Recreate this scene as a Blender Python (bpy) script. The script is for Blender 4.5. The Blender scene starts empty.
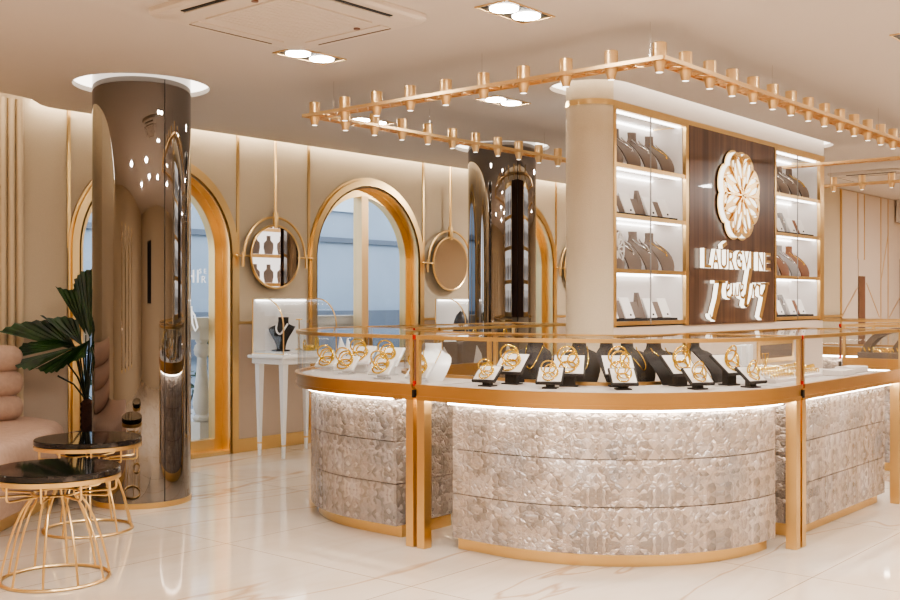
import bpy, bmesh, math, random
from math import sin, cos, pi, radians
from mathutils import Vector, Matrix
random.seed(7)
SC = bpy.context.scene
COL = SC.collection
CEIL = 2.58

# ------------------------------------------------------------------ materials
def srgb(r, g, b):
    f = lambda v: (v/255/12.92) if v/255 <= .04045 else ((v/255+.055)/1.055)**2.4
    return (f(r), f(g), f(b), 1)

def nodes(name):
    m = bpy.data.materials.new(name); m.use_nodes = True
    nt = m.node_tree; b = nt.nodes['Principled BSDF']
    return m, nt, b

def N(nt, t, **kw):
    n = nt.nodes.new(t)
    for k, v in kw.items():
        if k.startswith('i_'):
            n.inputs[k[2:].replace('_', ' ')].default_value = v
        else: setattr(n, k, v)
    return n

def simple(name, col, rough=.5, metal=0., noise=0., nscale=40, bump=0., coat=0., emis=None, estr=0., spec=None):
    m, nt, b = nodes(name)
    b.inputs['Base Color'].default_value = col
    b.inputs['Roughness'].default_value = rough
    b.inputs['Metallic'].default_value = metal
    b.inputs['Coat Weight'].default_value = coat
    if spec is not None: b.inputs['Specular IOR Level'].default_value = spec
    if emis:
        b.inputs['Emission Color'].default_value = emis; b.inputs['Emission Strength'].default_value = estr
    if noise or bump:
        tc = N(nt, 'ShaderNodeTexCoord'); nz = N(nt, 'ShaderNodeTexNoise'); nz.inputs['Scale'].default_value = nscale
        nz.inputs['Detail'].default_value = 4
        nt.links.new(tc.outputs['Object'], nz.inputs['Vector'])
        if noise:
            mx = N(nt, 'ShaderNodeMix', data_type='RGBA')
            mx.inputs['A'].default_value = tuple(c*(1-noise) for c in col[:3])+(1,)
            mx.inputs['B'].default_value = tuple(min(1, c*(1+noise)) for c in col[:3])+(1,)
            nt.links.new(nz.outputs['Fac'], mx.inputs['Factor']); nt.links.new(mx.outputs['Result'], b.inputs['Base Color'])
        if bump:
            bp = N(nt, 'ShaderNodeBump'); bp.inputs['Strength'].default_value = bump; bp.inputs['Distance'].default_value = .01
            nt.links.new(nz.outputs['Fac'], bp.inputs['Height']); nt.links.new(bp.outputs['Normal'], b.inputs['Normal'])
    return m

def emit(name, col, s):
    m = bpy.data.materials.new(name); m.use_nodes = True; nt = m.node_tree; nt.nodes.clear()
    e = nt.nodes.new('ShaderNodeEmission'); o = nt.nodes.new('ShaderNodeOutputMaterial')
    e.inputs['Color'].default_value = col; e.inputs['Strength'].default_value = s
    nt.links.new(e.outputs[0], o.inputs[0]); return m

def glassmat(name, tint=(.96, .97, .97, 1), base=.035, edge=.5):
    m = bpy.data.materials.new(name); m.use_nodes = True; nt = m.node_tree; nt.nodes.clear()
    o = nt.nodes.new('ShaderNodeOutputMaterial'); t = nt.nodes.new('ShaderNodeBsdfTransparent'); g = nt.nodes.new('ShaderNodeBsdfGlossy')
    t.inputs['Color'].default_value = tint; g.inputs['Roughness'].default_value = .0
    lw = nt.nodes.new('ShaderNodeLayerWeight'); lw.inputs['Blend'].default_value = .5
    p = N(nt, 'ShaderNodeMath', operation='POWER'); p.inputs[1].default_value = 4
    q = N(nt, 'ShaderNodeMath', operation='MULTIPLY_ADD'); q.inputs[1].default_value = edge; q.inputs[2].default_value = base
    mx = nt.nodes.new('ShaderNodeMixShader')
    nt.links.new(lw.outputs['Facing'], p.inputs[0]); nt.links.new(p.outputs[0], q.inputs[0]); nt.links.new(q.outputs[0], mx.inputs[0])
    nt.links.new(t.outputs[0], mx.inputs[1]); nt.links.new(g.outputs[0], mx.inputs[2]); nt.links.new(mx.outputs[0], o.inputs[0])
    return m

def marble():
    m, nt, b = nodes('cream_marble')
    tc = N(nt, 'ShaderNodeTexCoord')
    big = N(nt, 'ShaderNodeTexNoise'); big.inputs['Scale'].default_value = .9; big.inputs['Detail'].default_value = 5; big.inputs['Distortion'].default_value = 1.2
    nt.links.new(tc.outputs['Object'], big.inputs['Vector'])
    mp = N(nt, 'ShaderNodeMapping'); mp.inputs['Rotation'].default_value = (0, 0, radians(14)); mp.inputs['Scale'].default_value = (.22, 1.0, 1)
    nt.links.new(tc.outputs['Object'], mp.inputs['Vector'])
    base = N(nt, 'ShaderNodeValToRGB')
    base.color_ramp.elements[0].position = .3; base.color_ramp.elements[0].color = srgb(222, 202, 178)
    base.color_ramp.elements[1].position = .62; base.color_ramp.elements[1].color = srgb(234, 220, 202)
    nt.links.new(big.outputs['Fac'], base.inputs['Fac'])
    def vein(scale, width, seed):
        nz = N(nt, 'ShaderNodeTexNoise'); nz.inputs['Scale'].default_value = scale; nz.inputs['Detail'].default_value = 4
        nz.inputs['Roughness'].default_value = .5; nz.inputs['Distortion'].default_value = .35
        ad = N(nt, 'ShaderNodeVectorMath', operation='ADD'); ad.inputs[1].default_value = (seed, seed*.7, 0)
        nt.links.new(mp.outputs[0], ad.inputs[0]); nt.links.new(ad.outputs[0], nz.inputs['Vector'])
        s = N(nt, 'ShaderNodeMath', operation='SUBTRACT'); s.inputs[1].default_value = .5; nt.links.new(nz.outputs['Fac'], s.inputs[0])
        a = N(nt, 'ShaderNodeMath', operation='ABSOLUTE'); nt.links.new(s.outputs[0], a.inputs[0])
        r = N(nt, 'ShaderNodeMapRange'); r.inputs['From Min'].default_value = 0; r.inputs['From Max'].default_value = width
        r.inputs['To Min'].default_value = 1; r.inputs['To Max'].default_value = 0; nt.links.new(a.outputs[0], r.inputs['Value'])
        return r
    v1 = vein(1.15, .0075, 3.3); v2 = vein(2.3, .05, 11)
    m2 = N(nt, 'ShaderNodeMix', data_type='RGBA'); m2.inputs['B'].default_value = srgb(214, 194, 170)
    f2 = N(nt, 'ShaderNodeMath', operation='MULTIPLY'); f2.inputs[1].default_value = .3
    nt.links.new(v2.outputs[0], f2.inputs[0]); nt.links.new(f2.outputs[0], m2.inputs['Factor']); nt.links.new(base.outputs[0], m2.inputs['A'])
    m1 = N(nt, 'ShaderNodeMix', data_type='RGBA'); m1.inputs['B'].default_value = srgb(176, 130, 84)
    f1 = N(nt, 'ShaderNodeMath', operation='MULTIPLY'); f1.inputs[1].default_value = .6
    nt.links.new(v1.outputs[0], f1.inputs[0]); nt.links.new(f1.outputs[0], m1.inputs['Factor']); nt.links.new(m2.outputs['Result'], m1.inputs['A'])
    # slab joints every 1.28 m
    sx = N(nt, 'ShaderNodeSeparateXYZ'); nt.links.new(tc.outputs['Object'], sx.inputs[0])
    def joint(out, off):
        a = N(nt, 'ShaderNodeMath', operation='SUBTRACT'); a.inputs[1].default_value = off; nt.links.new(out, a.inputs[0])
        p = N(nt, 'ShaderNodeMath', operation='PINGPONG'); p.inputs[1].default_value = .64; nt.links.new(a.outputs[0], p.inputs[0])
        l = N(nt, 'ShaderNodeMath', operation='LESS_THAN'); l.inputs[1].default_value = .0022; nt.links.new(p.outputs[0], l.inputs[0]); return l
    jx = joint(sx.outputs['X'], 3.475); jy = joint(sx.outputs['Y'], 3.15)
    mxj = N(nt, 'ShaderNodeMath', operation='MAXIMUM'); nt.links.new(jx.outputs[0], mxj.inputs[0]); nt.links.new(jy.outputs[0], mxj.inputs[1])
    m0 = N(nt, 'ShaderNodeMix', data_type='RGBA'); m0.inputs['B'].default_value = srgb(150, 128, 106)
    nt.links.new(mxj.outputs[0], m0.inputs['Factor']); nt.links.new(m1.outputs['Result'], m0.inputs['A'])
    nt.links.new(m0.outputs['Result'], b.inputs['Base Color'])
    b.inputs['Roughness'].default_value = .05; b.inputs['Specular IOR Level'].default_value = .8
    return m

def shell():
    """pearl relief tiles: mirrored scale pattern on the uv (metres along the face, height)"""
    m, nt, b = nodes('pearl_shell_relief')
    uv = N(nt, 'ShaderNodeUVMap'); sp = N(nt, 'ShaderNodeSeparateXYZ'); nt.links.new(uv.outputs[0], sp.inputs[0])
    pu = N(nt, 'ShaderNodeMath', operation='PINGPONG'); pu.inputs[1].default_value = .155; nt.links.new(sp.outputs['X'], pu.inputs[0])
    pv = N(nt, 'ShaderNodeMath', operation='PINGPONG'); pv.inputs[1].default_value = .111; nt.links.new(sp.outputs['Y'], pv.inputs[0])
    rowv = N(nt, 'ShaderNodeMath', operation='DIVIDE'); rowv.inputs[1].default_value = .444; nt.links.new(sp.outputs['Y'], rowv.inputs[0])
    row = N(nt, 'ShaderNodeMath', operation='FLOOR'); nt.links.new(rowv.outputs[0], row.inputs[0])
    cu = N(nt, 'ShaderNodeMath', operation='DIVIDE'); cu.inputs[1].default_value = .62; nt.links.new(sp.outputs['X'], cu.inputs[0])
    cf = N(nt, 'ShaderNodeMath', operation='FLOOR'); nt.links.new(cu.outputs[0], cf.inputs[0])
    cz = N(nt, 'ShaderNodeMath', operation='MULTIPLY_ADD'); cz.inputs[1].default_value = 3.1; nt.links.new(cf.outputs[0], cz.inputs[0]); nt.links.new(row.outputs[0], cz.inputs[2])
    cb = N(nt, 'ShaderNodeCombineXYZ'); nt.links.new(pu.outputs[0], cb.inputs[0]); nt.links.new(pv.outputs[0], cb.inputs[1]); nt.links.new(cz.outputs[0], cb.inputs[2])
    wz = N(nt, 'ShaderNodeTexNoise'); wz.inputs['Scale'].default_value = 14; nt.links.new(cb.outputs[0], wz.inputs['Vector'])
    wm = N(nt, 'ShaderNodeVectorMath', operation='SCALE'); wm.inputs['Scale'].default_value = .05; nt.links.new(wz.outputs['Color'], wm.inputs[0])
    wa = N(nt, 'ShaderNodeVectorMath', operation='ADD'); nt.links.new(cb.outputs[0], wa.inputs[0]); nt.links.new(wm.outputs[0], wa.inputs[1])
    v = N(nt, 'ShaderNodeTexVoronoi', feature='F1'); v.inputs['Scale'].default_value = 32; v.inputs['Randomness'].default_value = .9
    nt.links.new(wa.outputs[0], v.inputs['Vector'])
    ed = N(nt, 'ShaderNodeTexVoronoi', feature='DISTANCE_TO_EDGE'); ed.inputs['Scale'].default_value = 32; ed.inputs['Randomness'].default_value = .9
    nt.links.new(wa.outputs[0], ed.inputs['Vector'])
    # each scale is a tilted petal: gradient across its cell plus a rounded rim
    sub = N(nt, 'ShaderNodeVectorMath', operation='SUBTRACT'); nt.links.new(wa.outputs[0], sub.inputs[0]); nt.links.new(v.outputs['Position'], sub.inputs[1])
    cc = N(nt, 'ShaderNodeVectorMath', operation='SUBTRACT'); cc.inputs[1].default_value = (.5, .5, .5); nt.links.new(v.outputs['Color'], cc.inputs[0])
    dt = N(nt, 'ShaderNodeVectorMath', operation='DOT_PRODUCT'); nt.links.new(sub.outputs[0], dt.inputs[0]); nt.links.new(cc.outputs[0], dt.inputs[1])
    mr = N(nt, 'ShaderNodeMapRange'); mr.inputs['From Max'].default_value = .3; mr.inputs['To Max'].default_value = .3; nt.links.new(ed.outputs['Distance'], mr.inputs['Value'])
    hh = N(nt, 'ShaderNodeMath', operation='MULTIPLY_ADD'); hh.inputs[1].default_value = 34; nt.links.new(dt.outputs['Value'], hh.inputs[0]); nt.links.new(mr.outputs[0], hh.inputs[2])
    # fine radial ribs
    fn = N(nt, 'ShaderNodeTexNoise'); fn.inputs['Scale'].default_value = 90; nt.links.new(wa.outputs[0], fn.inputs['Vector'])
    h2 = N(nt, 'ShaderNodeMath', operation='MULTIPLY_ADD'); h2.inputs[1].default_value = .35; nt.links.new(fn.outputs['Fac'], h2.inputs[0]); nt.links.new(hh.outputs[0], h2.inputs[2])
    bp = N(nt, 'ShaderNodeBump'); bp.inputs['Strength'].default_value = 1.0; bp.inputs['Distance'].default_value = .012
    nt.links.new(h2.outputs[0], bp.inputs['Height']); nt.links.new(bp.outputs[0], b.inputs['Normal'])
    pn = N(nt, 'ShaderNodeTexNoise'); pn.inputs['Scale'].default_value = 3.2; pn.inputs['Detail'].default_value = 3
    cb2 = N(nt, 'ShaderNodeCombineXYZ'); nt.links.new(sp.outputs['X'], cb2.inputs[0]); nt.links.new(sp.outputs['Y'], cb2.inputs[1]); nt.links.new(cb2.outputs[0], pn.inputs['Vector'])
    rp = N(nt, 'ShaderNodeValToRGB'); e = rp.color_ramp.elements
    e[0].position = .28; e[0].color = srgb(168, 164, 164); e[1].position = .74; e[1].color = srgb(212, 206, 204)
    k = rp.color_ramp.elements.new(.5); k.color = srgb(190, 176, 164)
    nt.links.new(pn.outputs['Fac'], rp.inputs['Fac'])
    sc = N(nt, 'ShaderNodeSeparateColor'); nt.links.new(v.outputs['Color'], sc.inputs[0])
    br = N(nt, 'ShaderNodeMapRange'); br.inputs['To Min'].default_value = .66; br.inputs['To Max'].default_value = 1.22; nt.links.new(sc.outputs[0], br.inputs['Value'])
    cm = N(nt, 'ShaderNodeVectorMath', operation='SCALE'); nt.links.new(rp.outputs[0], cm.inputs[0]); nt.links.new(br.outputs[0], cm.inputs['Scale'])
    nt.links.new(cm.outputs[0], b.inputs['Base Color'])
    b.inputs['Metallic'].default_value = .45; b.inputs['Roughness'].default_value = .27
    return m

def brandwood():
    m, nt, b = nodes('dark_gloss_wood')
    tc = N(nt, 'ShaderNodeTexCoord'); mp = N(nt, 'ShaderNodeMapping'); mp.inputs['Scale'].default_value = (26, 26, .7)
    nz = N(nt, 'ShaderNodeTexNoise'); nz.inputs['Scale'].default_value = 1; nz.inputs['Detail'].default_value = 5
    nt.links.new(tc.outputs['Object'], mp.inputs[0]); nt.links.new(mp.outputs[0], nz.inputs['Vector'])
    rp = N(nt, 'ShaderNodeValToRGB'); e = rp.color_ramp.elements
    e[0].position = .35; e[0].color = srgb(62, 40, 30); e[1].position = .68; e[1].color = srgb(104, 74, 58)
    nt.links.new(nz.outputs['Fac'], rp.inputs[0]); nt.links.new(rp.outputs[0], b.inputs['Base Color'])
    b.inputs['Roughness'].default_value = .3; b.inputs['Coat Weight'].default_value = .22; b.inputs['Coat Roughness'].default_value = .03
    b.inputs['Coat IOR'].default_value = 1.6
    return m

def tablemarble():
    m, nt, b = nodes('black_marble')
    tc = N(nt, 'ShaderNodeTexCoord'); nz = N(nt, 'ShaderNodeTexNoise'); nz.inputs['Scale'].default_value = 5; nz.inputs['Detail'].default_value = 6; nz.inputs['Distortion'].default_value = 1.5
    nt.links.new(tc.outputs['Object'], nz.inputs['Vector'])
    rp = N(nt, 'ShaderNodeValToRGB'); e = rp.color_ramp.elements
    e[0].position = .52; e[0].color = srgb(30, 25, 23); e[1].position = .85; e[1].color = srgb(120, 106, 98)
    nt.links.new(nz.outputs['Fac'], rp.inputs[0]); nt.links.new(rp.outputs[0], b.inputs['Base Color'])
    b.inputs['Roughness'].default_value = .05; return m

def leafmat():
    m, nt, b = nodes('palm_leaf')
    tc = N(nt, 'ShaderNodeTexCoord'); nz = N(nt, 'ShaderNodeTexNoise'); nz.inputs['Scale'].default_value = 9
    nt.links.new(tc.outputs['Object'], nz.inputs['Vector'])
    rp = N(nt, 'ShaderNodeValToRGB'); e = rp.color_ramp.elements
    e[0].position = .3; e[0].color = srgb(14, 34, 15); e[1].position = .75; e[1].color = srgb(50, 84, 36)
    nt.links.new(nz.outputs['Fac'], rp.inputs[0]); nt.links.new(rp.outputs[0], b.inputs['Base Color'])
    b.inputs['Roughness'].default_value = .35; return m

M = dict(
    gold=simple('polished_gold', srgb(242, 208, 150), .28, 1., noise=.05, nscale=3),
    band=simple('counter_band_gold', srgb(222, 178, 118), .3, 1., noise=.08, nscale=2),
    casefloor=simple('case_floor', srgb(196, 186, 180), .4, noise=.03, nscale=20),
    brass=simple('satin_gold', srgb(238, 204, 154), .36, 1., noise=.05, nscale=5),
    jewel=simple('jewellery_gold', srgb(240, 202, 92), .2, 1., noise=.05, nscale=60),
    silver=simple('silver_chain', srgb(232, 230, 228), .15, 1., noise=.04, nscale=60),
    wall=simple('beige_wall_fabric', srgb(212, 194, 166), .8, noise=.12, nscale=220, bump=.25),
    wall_low=simple('lower_wall_fabric', srgb(194, 174, 154), .8, noise=.1, nscale=220, bump=.25),
    ceil=simple('ceiling_paint', srgb(214, 204, 195), .7, noise=.015, nscale=3),
    white=simple('white_paint', srgb(242, 238, 232), .4, noise=.01, nscale=8),
    gloss_white=simple('white_lacquer', srgb(244, 242, 240), .18, noise=.01, nscale=8),
    acplastic=simple('air_conditioner_plastic', srgb(218, 206, 194), .45, noise=.015, nscale=20),
    black=simple('black_slot', srgb(12, 10, 10), .5, noise=.1),
    dark=simple('charcoal_velvet', srgb(34, 28, 26), .75, noise=.15, nscale=300, bump=.15),
    taupe=simple('taupe_velvet', srgb(120, 105, 94), .6, noise=.1, nscale=200, bump=.1),
    grey=simple('grey_velvet', srgb(150, 146, 144), .6, noise=.1, nscale=200, bump=.1),
    brown=simple('brown_velvet', srgb(132, 88, 60), .6, noise=.1, nscale=200, bump=.1),
    bronze=simple('bronze_mirror', srgb(148, 145, 144), .02, 1., noise=.02, nscale=1.5),
    mirror=simple('mirror_silver', srgb(236, 230, 226), .01, 1., noise=.005, nscale=2),
    velvet=simple('rose_beige_velvet', srgb(192, 162, 142), .8, noise=.16, nscale=30, bump=.35),
    rib=simple('ribbed_panel', srgb(214, 194, 162), .5, noise=.04, nscale=20),
    rubber=simple('red_plastic', srgb(190, 24, 14), .4, noise=.05),
    facade=simple('blue_grey_facade', srgb(150, 166, 184), .7, noise=.16, nscale=1.6),
    facade2=simple('slate_facade', srgb(104, 114, 128), .7, noise=.12, nscale=2, spec=.3),
    facade3=simple('pale_facade', srgb(200, 214, 228), .7, noise=.08, nscale=2, spec=.3),
    stone=simple('pale_stone', srgb(226, 218, 206), .6, noise=.06, nscale=12),
    pave=simple('pavement', srgb(170, 172, 176), .8, noise=.1, nscale=6),
    ivy=simple('ivy_leaf', srgb(34, 66, 40), .5, noise=.4, nscale=12),
    trunk=simple('palm_trunk', srgb(64, 38, 28), .9, noise=.4, nscale=60, bump=.8),
    pot=simple('dark_pot', srgb(46, 40, 38), .3, noise=.1),
    stem=simple('palm_stem', srgb(26, 38, 20), .5, noise=.2),
    panelwhite=simple('pale_panel', srgb(222, 204, 186), .55, noise=.03, nscale=4),
    nichebrown=simple('niche_brown', srgb(120, 82, 62), .4, noise=.1, nscale=8),
    stoneblack=simple('crumpled_black', srgb(52, 54, 62), .45, noise=.3, nscale=20, bump=.6),
    paper=simple('white_card', srgb(250, 246, 242), .5, noise=.01),
    pad=simple('white_leather_pad', srgb(226, 216, 208), .55, noise=.03, nscale=60),
    bluestone=simple('blue_stone', srgb(92, 112, 150), .2, noise=.2),
    led=emit('led_warm', (1, .9, .78, 1), 19),
    ledcove=emit('led_cove', (1, .9, .76, 1), 14),
    ledshelf=emit('led_shelf', (1, .95, .9, 1), 6),
    halo=emit('halo_white', (1, .9, .78, 1), 3.6),
    lamp=emit('downlight_lens', (1, .93, .85, 1), 60),
    spot=emit('spot_lens', (1, .92, .82, 1), 4),
    signglow=emit('sign_glow', (1, .92, .8, 1), 2.4),
    letterglow=emit('letter_glow', (1, .9, .74, 1), 2.6),
    windowtext=emit('window_lettering', (1, .97, .94, 1), 1.1),
    rearglow=emit('rear_glow', (1, .95, .9, 1), 1.6),
    glass=glassmat('clear_glass'), topglass=glassmat('counter_glass', (.95, .96, .95, 1), .05, .62),
    winglass=glassmat('window_glass', (.9, .94, .98, 1), .03, .35),
    marble=marble(), shell=shell(), wood=brandwood(), tabletop=tablemarble(), leaf=leafmat(),
)
M['glowwhite'] = simple('shelf_back', srgb(246, 240, 236), .5, noise=.01)

# ------------------------------------------------------------------ mesh helpers
class MB:
    def __init__(s):
        s.bm = bmesh.new(); s.uv = s.bm.loops.layers.uv.new('UVMap')
    def face(s, vs, mi=0, smooth=False, uvs=None):
        try: f = s.bm.faces.new(vs)
        except ValueError: return None
        f.material_index = mi; f.smooth = smooth
        if uvs:
            for l, u in zip(f.loops, uvs): l[s.uv].uv = u
        return f
    def v(s, p): return s.bm.verts.new(p)
    def box(s, x0, x1, y0, y1, z0, z1, mi=0, mat=None):
        P = [Vector(p) for p in ((x0,y0,z0),(x1,y0,z0),(x1,y1,z0),(x0,y1,z0),(x0,y0,z1),(x1,y0,z1),(x1,y1,z1),(x0,y1,z1))]
        if mat: P = [mat @ p for p in P]
        V = [s.v(p) for p in P]
        for q in ((3,2,1,0),(4,5,6,7),(0,1,5,4),(1,2,6,5),(2,3,7,6),(3,0,4,7)): s.face([V[i] for i in q], mi)
        return s
    def prism(s, poly, lo, hi, axis='z', mi=0, side_mi=None, smooth=False, mat=None):
        """2-D outline pushed along an axis ('z': (x,y); 'y': (x,z))"""
        if side_mi is None: side_mi = mi
        def P(p, t):
            q = Vector((p[0], p[1], t)) if axis == 'z' else (Vector((p[0], t, p[1])) if axis == 'y' else Vector((t, p[0], p[1])))
            return mat @ q if mat else q
        a = [s.v(P(p, lo)) for p in poly]; b = [s.v(P(p, hi)) for p in poly]
        n = len(poly)
        s.face(a[::-1], mi); s.face(b, mi)
        for i in range(n): s.face([a[i], a[(i+1)%n], b[(i+1)%n], b[i]], side_mi, smooth)
        return s
    def lathe(s, prof, c=(0,0,0), n=24, mi=0, smooth=True, cap=True, mat=None):
        rings = []
        for r, z in prof:
            ring = []
            for i in range(n):
                p = Vector((c[0]+r*cos(2*pi*i/n), c[1]+r*sin(2*pi*i/n), c[2]+z))
                ring.append(s.v(mat @ p if mat else p))
            rings.append(ring)
        for a, b in zip(rings, rings[1:]):
            for i in range(n): s.face([a[i], a[(i+1)%n], b[(i+1)%n], b[i]], mi, smooth)
        if cap:
            if prof[0][0] > 1e-5: s.face(rings[0][::-1], mi)
            if prof[-1][0] > 1e-5: s.face(rings[-1], mi)
        return s
    def tube(s, pts, r, n=8, mi=0, closed=False, cap=True):
        pts = [Vector(p) for p in pts]; rings = []; L = len(pts)
        up = None
        for i, p in enumerate(pts):
            if closed: t = pts[(i+1) % L]-pts[i-1]
            else: t = pts[min(i+1, L-1)]-pts[max(i-1, 0)]
            t.normalize()
            if up is None:
                up = Vector((0,0,1)) if abs(t.z) < .9 else Vector((1,0,0))
            a = (up - t*up.dot(t)); 
            if a.length < 1e-4: a = t.orthogonal()
            a.normalize(); up = a; b = t.cross(a)
            rr = r[i] if isinstance(r, (list, tuple)) else r
            rings.append([s.v(p+a*rr*cos(2*pi*k/n)+b*rr*sin(2*pi*k/n)) for k in range(n)])
        m = L if closed else L-1
        for i in range(m):
            A, B = rings[i], rings[(i+1) % L]
            for k in range(n): s.face([A[k], A[(k+1)%n], B[(k+1)%n], B[k]], mi, True)
        if cap and not closed:
            s.face(rings[0][::-1], mi); s.face(rings[-1], mi)
        return s
    def torus(s, R, r, c=(0,0,0), mat=None, n=40, m=8, mi=0, twist=0, amp=0., sz=1.):
        rings = []
        for i in range(n):
            a = 2*pi*i/n; ring = []
            for k in range(m):
                b = 2*pi*k/m; rr = r*(1+amp*cos(twist*a+2*b))
                p = Vector(((R+rr*cos(b))*cos(a), (R+rr*cos(b))*sin(a), rr*sin(b)*sz))
                if mat: p = mat @ p
                ring.append(s.v(p+Vector(c)))
            rings.append(ring)
        for i in range(n):
            A, B = rings[i], rings[(i+1)%n]
            for k in range(m): s.face([A[k], B[k], B[(k+1)%m], A[(k+1)%m]], mi, True)
        return s
    def loft(s, rings, mi=0, cap=True, closed=True, smooth=True):
        R = [[s.v(p) for p in r] for r in rings]
        for A, B in zip(R, R[1:]):
            n = len(A)
            for k in range(n if closed else n-1): s.face([A[k], A[(k+1)%n], B[(k+1)%n], B[k]], mi, smooth)
        if cap: s.face(R[0][::-1], mi); s.face(R[-1], mi)
        return s
    def sweep(s, path, d0, d1, z0, z1, mi=0, u0=0., smooth=True):
        """path: list of ((x,y),(nx,ny)); solid between offsets d0..d1 inward and heights z0..z1 with metre uvs"""
        st = []; u = u0; prev = None
        for p, nrm in path:
            q = (p[0]-nrm[0]*d0, p[1]-nrm[1]*d0)
            if prev: u += math.hypot(q[0]-prev[0], q[1]-prev[1])
            prev = q
            qi = (p[0]-nrm[0]*d1, p[1]-nrm[1]*d1)
            st.append(([s.v((q[0],q[1],z0)), s.v((q[0],q[1],z1)), s.v((qi[0],qi[1],z1)), s.v((qi[0],qi[1],z0))], u))
        w = d1-d0
        for (A, ua), (B, ub) in zip(st, st[1:]):
            s.face([A[0],B[0],B[1],A[1]], mi, smooth, [(ua,z0),(ub,z0),(ub,z1),(ua,z1)])
            s.face([A[1],B[1],B[2],A[2]], mi, False, [(ua,z1),(ub,z1),(ub,z1+w),(ua,z1+w)])
            s.face([A[2],B[2],B[3],A[3]], mi, smooth, [(ua,z1),(ub,z1),(ub,z0),(ua,z0)])
            s.face([A[3],B[3],B[0],A[0]], mi, False, [(ua,z0),(ub,z0),(ub,z0-w),(ua,z0-w)])
        A, ua = st[0]; B, ub = st[-1]
        s.face([A[0],A[1],A[2],A[3]], mi, False, [(ua-0,z0),(ua,z1),(ua-w,z1),(ua-w,z0)])
        s.face([B[3],B[2],B[1],B[0]], mi, False, [(ub+w,z0),(ub+w,z1),(ub,z1),(ub,z0)])
        return s
    def sheet(s, path, d, z0, z1, mi=0):
        pv = None
        for p, nrm in path:
            q = (p[0]-nrm[0]*d, p[1]-nrm[1]*d); c = (s.v((q[0],q[1],z0)), s.v((q[0],q[1],z1)))
            if pv: s.face([pv[0], c[0], c[1], pv[1]], mi, True)
            pv = c
        return s
    def flat(s, path, d0, d1, z, mi=0):
        pv = None
        for p, n in path:
            c = (s.v((p[0]-n[0]*d0, p[1]-n[1]*d0, z)), s.v((p[0]-n[0]*d1, p[1]-n[1]*d1, z)))
            if pv: s.face([pv[0], c[0], c[1], pv[1]], mi, False)
            pv = c
        return s
    def ribbon(s, pts, w, y0, y1, mi=0, side_mi=1, closed=False):
        """flat stroke in the x-z plane, pushed from y0 to y1"""
        L = len(pts); l = []; r = []
        for i in range(L):
            a = pts[i-1] if (i or closed) else pts[0]
            b = pts[(i+1) % L] if (i < L-1 or closed) else pts[-1]
            tx, tz = b[0]-a[0], b[1]-a[1]; q = math.hypot(tx, tz) or 1
            nx, nz = -tz/q, tx/q; ww = w[i] if isinstance(w, (list, tuple)) else w
            l.append((pts[i][0]+nx*ww/2, pts[i][1]+nz*ww/2)); r.append((pts[i][0]-nx*ww/2, pts[i][1]-nz*ww/2))
        V = [[s.v((q[0], y, q[1])) for q in side] for side in (l, r) for y in (y0, y1)]  # l0 l1 r0 r1
        for i in range(L if closed else L-1):
            j = (i+1) % L
            s.face([V[0][i], V[0][j], V[2][j], V[2][i]], mi); s.face([V[1][i], V[3][i], V[3][j], V[1][j]], mi)
            s.face([V[0][i], V[1][i], V[1][j], V[0][j]], side_mi); s.face([V[2][i], V[2][j], V[3][j], V[3][i]], side_mi)
        if not closed:
            for i in (0, L-1): s.face([V[0][i], V[2][i], V[3][i], V[1][i]], side_mi)
        return s
    def build(s, name, mats, parent=None, bevel=0., shade=False, normals=True):
        if normals: bmesh.ops.recalc_face_normals(s.bm, faces=s.bm.faces)
        me = bpy.data.meshes.new(name); s.bm.to_mesh(me); s.bm.free(); me.set_sharp_from_angle(angle=radians(38))
        if not isinstance(mats, (list, tuple)): mats = [mats]
        for m in mats: me.materials.append(M[m] if isinstance(m, str) else m)
        o = bpy.data.objects.new(name, me); COL.objects.link(o)
        if parent is not None:
            o.parent = parent
        if bevel:
            b = o.modifiers.new('bevel', 'BEVEL'); b.width = bevel; b.segments = 2; b.limit_method = 'ANGLE'; b.angle_limit = radians(40)
        return o

def thing(name, label, cat, loc=(0,0,0), rz=0., group=None):
    o = bpy.data.objects.new(name, None); COL.objects.link(o); o.empty_display_size = .1
    o.location = loc; o.rotation_euler = (0,0,rz); o['label'] = label; o['category'] = cat
    if group: o['group'] = group
    return o
def tag(o, label, cat, group=None, kind=None):
    o['label'] = label; o['category'] = cat
    if group: o['group'] = group
    if kind: o['kind'] = kind
    return o
def struct(o, label=None):
    o['kind'] = 'structure'
    if label: o['label'] = label
    return o
def relbuild(mb, name, mats, parent, **k):
    """mesh given in world coordinates, put under a thing that has a location and a turn"""
    mt = (Matrix.Translation(parent.location) @ parent.rotation_euler.to_matrix().to_4x4()).inverted()
    bmesh.ops.transform(mb.bm, matrix=mt, verts=mb.bm.verts)
    return mb.build(name, mats, parent, **k)
def dup(root, loc=None, rz=None, label=None, group=None):
    r = root.copy(); COL.objects.link(r)
    if loc is not None: r.location = loc
    if rz is not None: r.rotation_euler = (0,0,rz)
    if label: r['label'] = label
    if group: r['group'] = group
    for ch in list(root.children):
        c = ch.copy(); COL.objects.link(c); c.parent = r
        for g in list(ch.children):
            d = g.copy(); COL.objects.link(d); d.parent = c
    return r
def circ(cx, cy, r, n=64, a0=0., a1=2*pi, end=False):
    m = n if not end else n
    return [(cx+r*cos(a0+(a1-a0)*i/(n if not end else n-1)), cy+r*sin(a0+(a1-a0)*i/(n if not end else n-1))) for i in range(m)]

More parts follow.
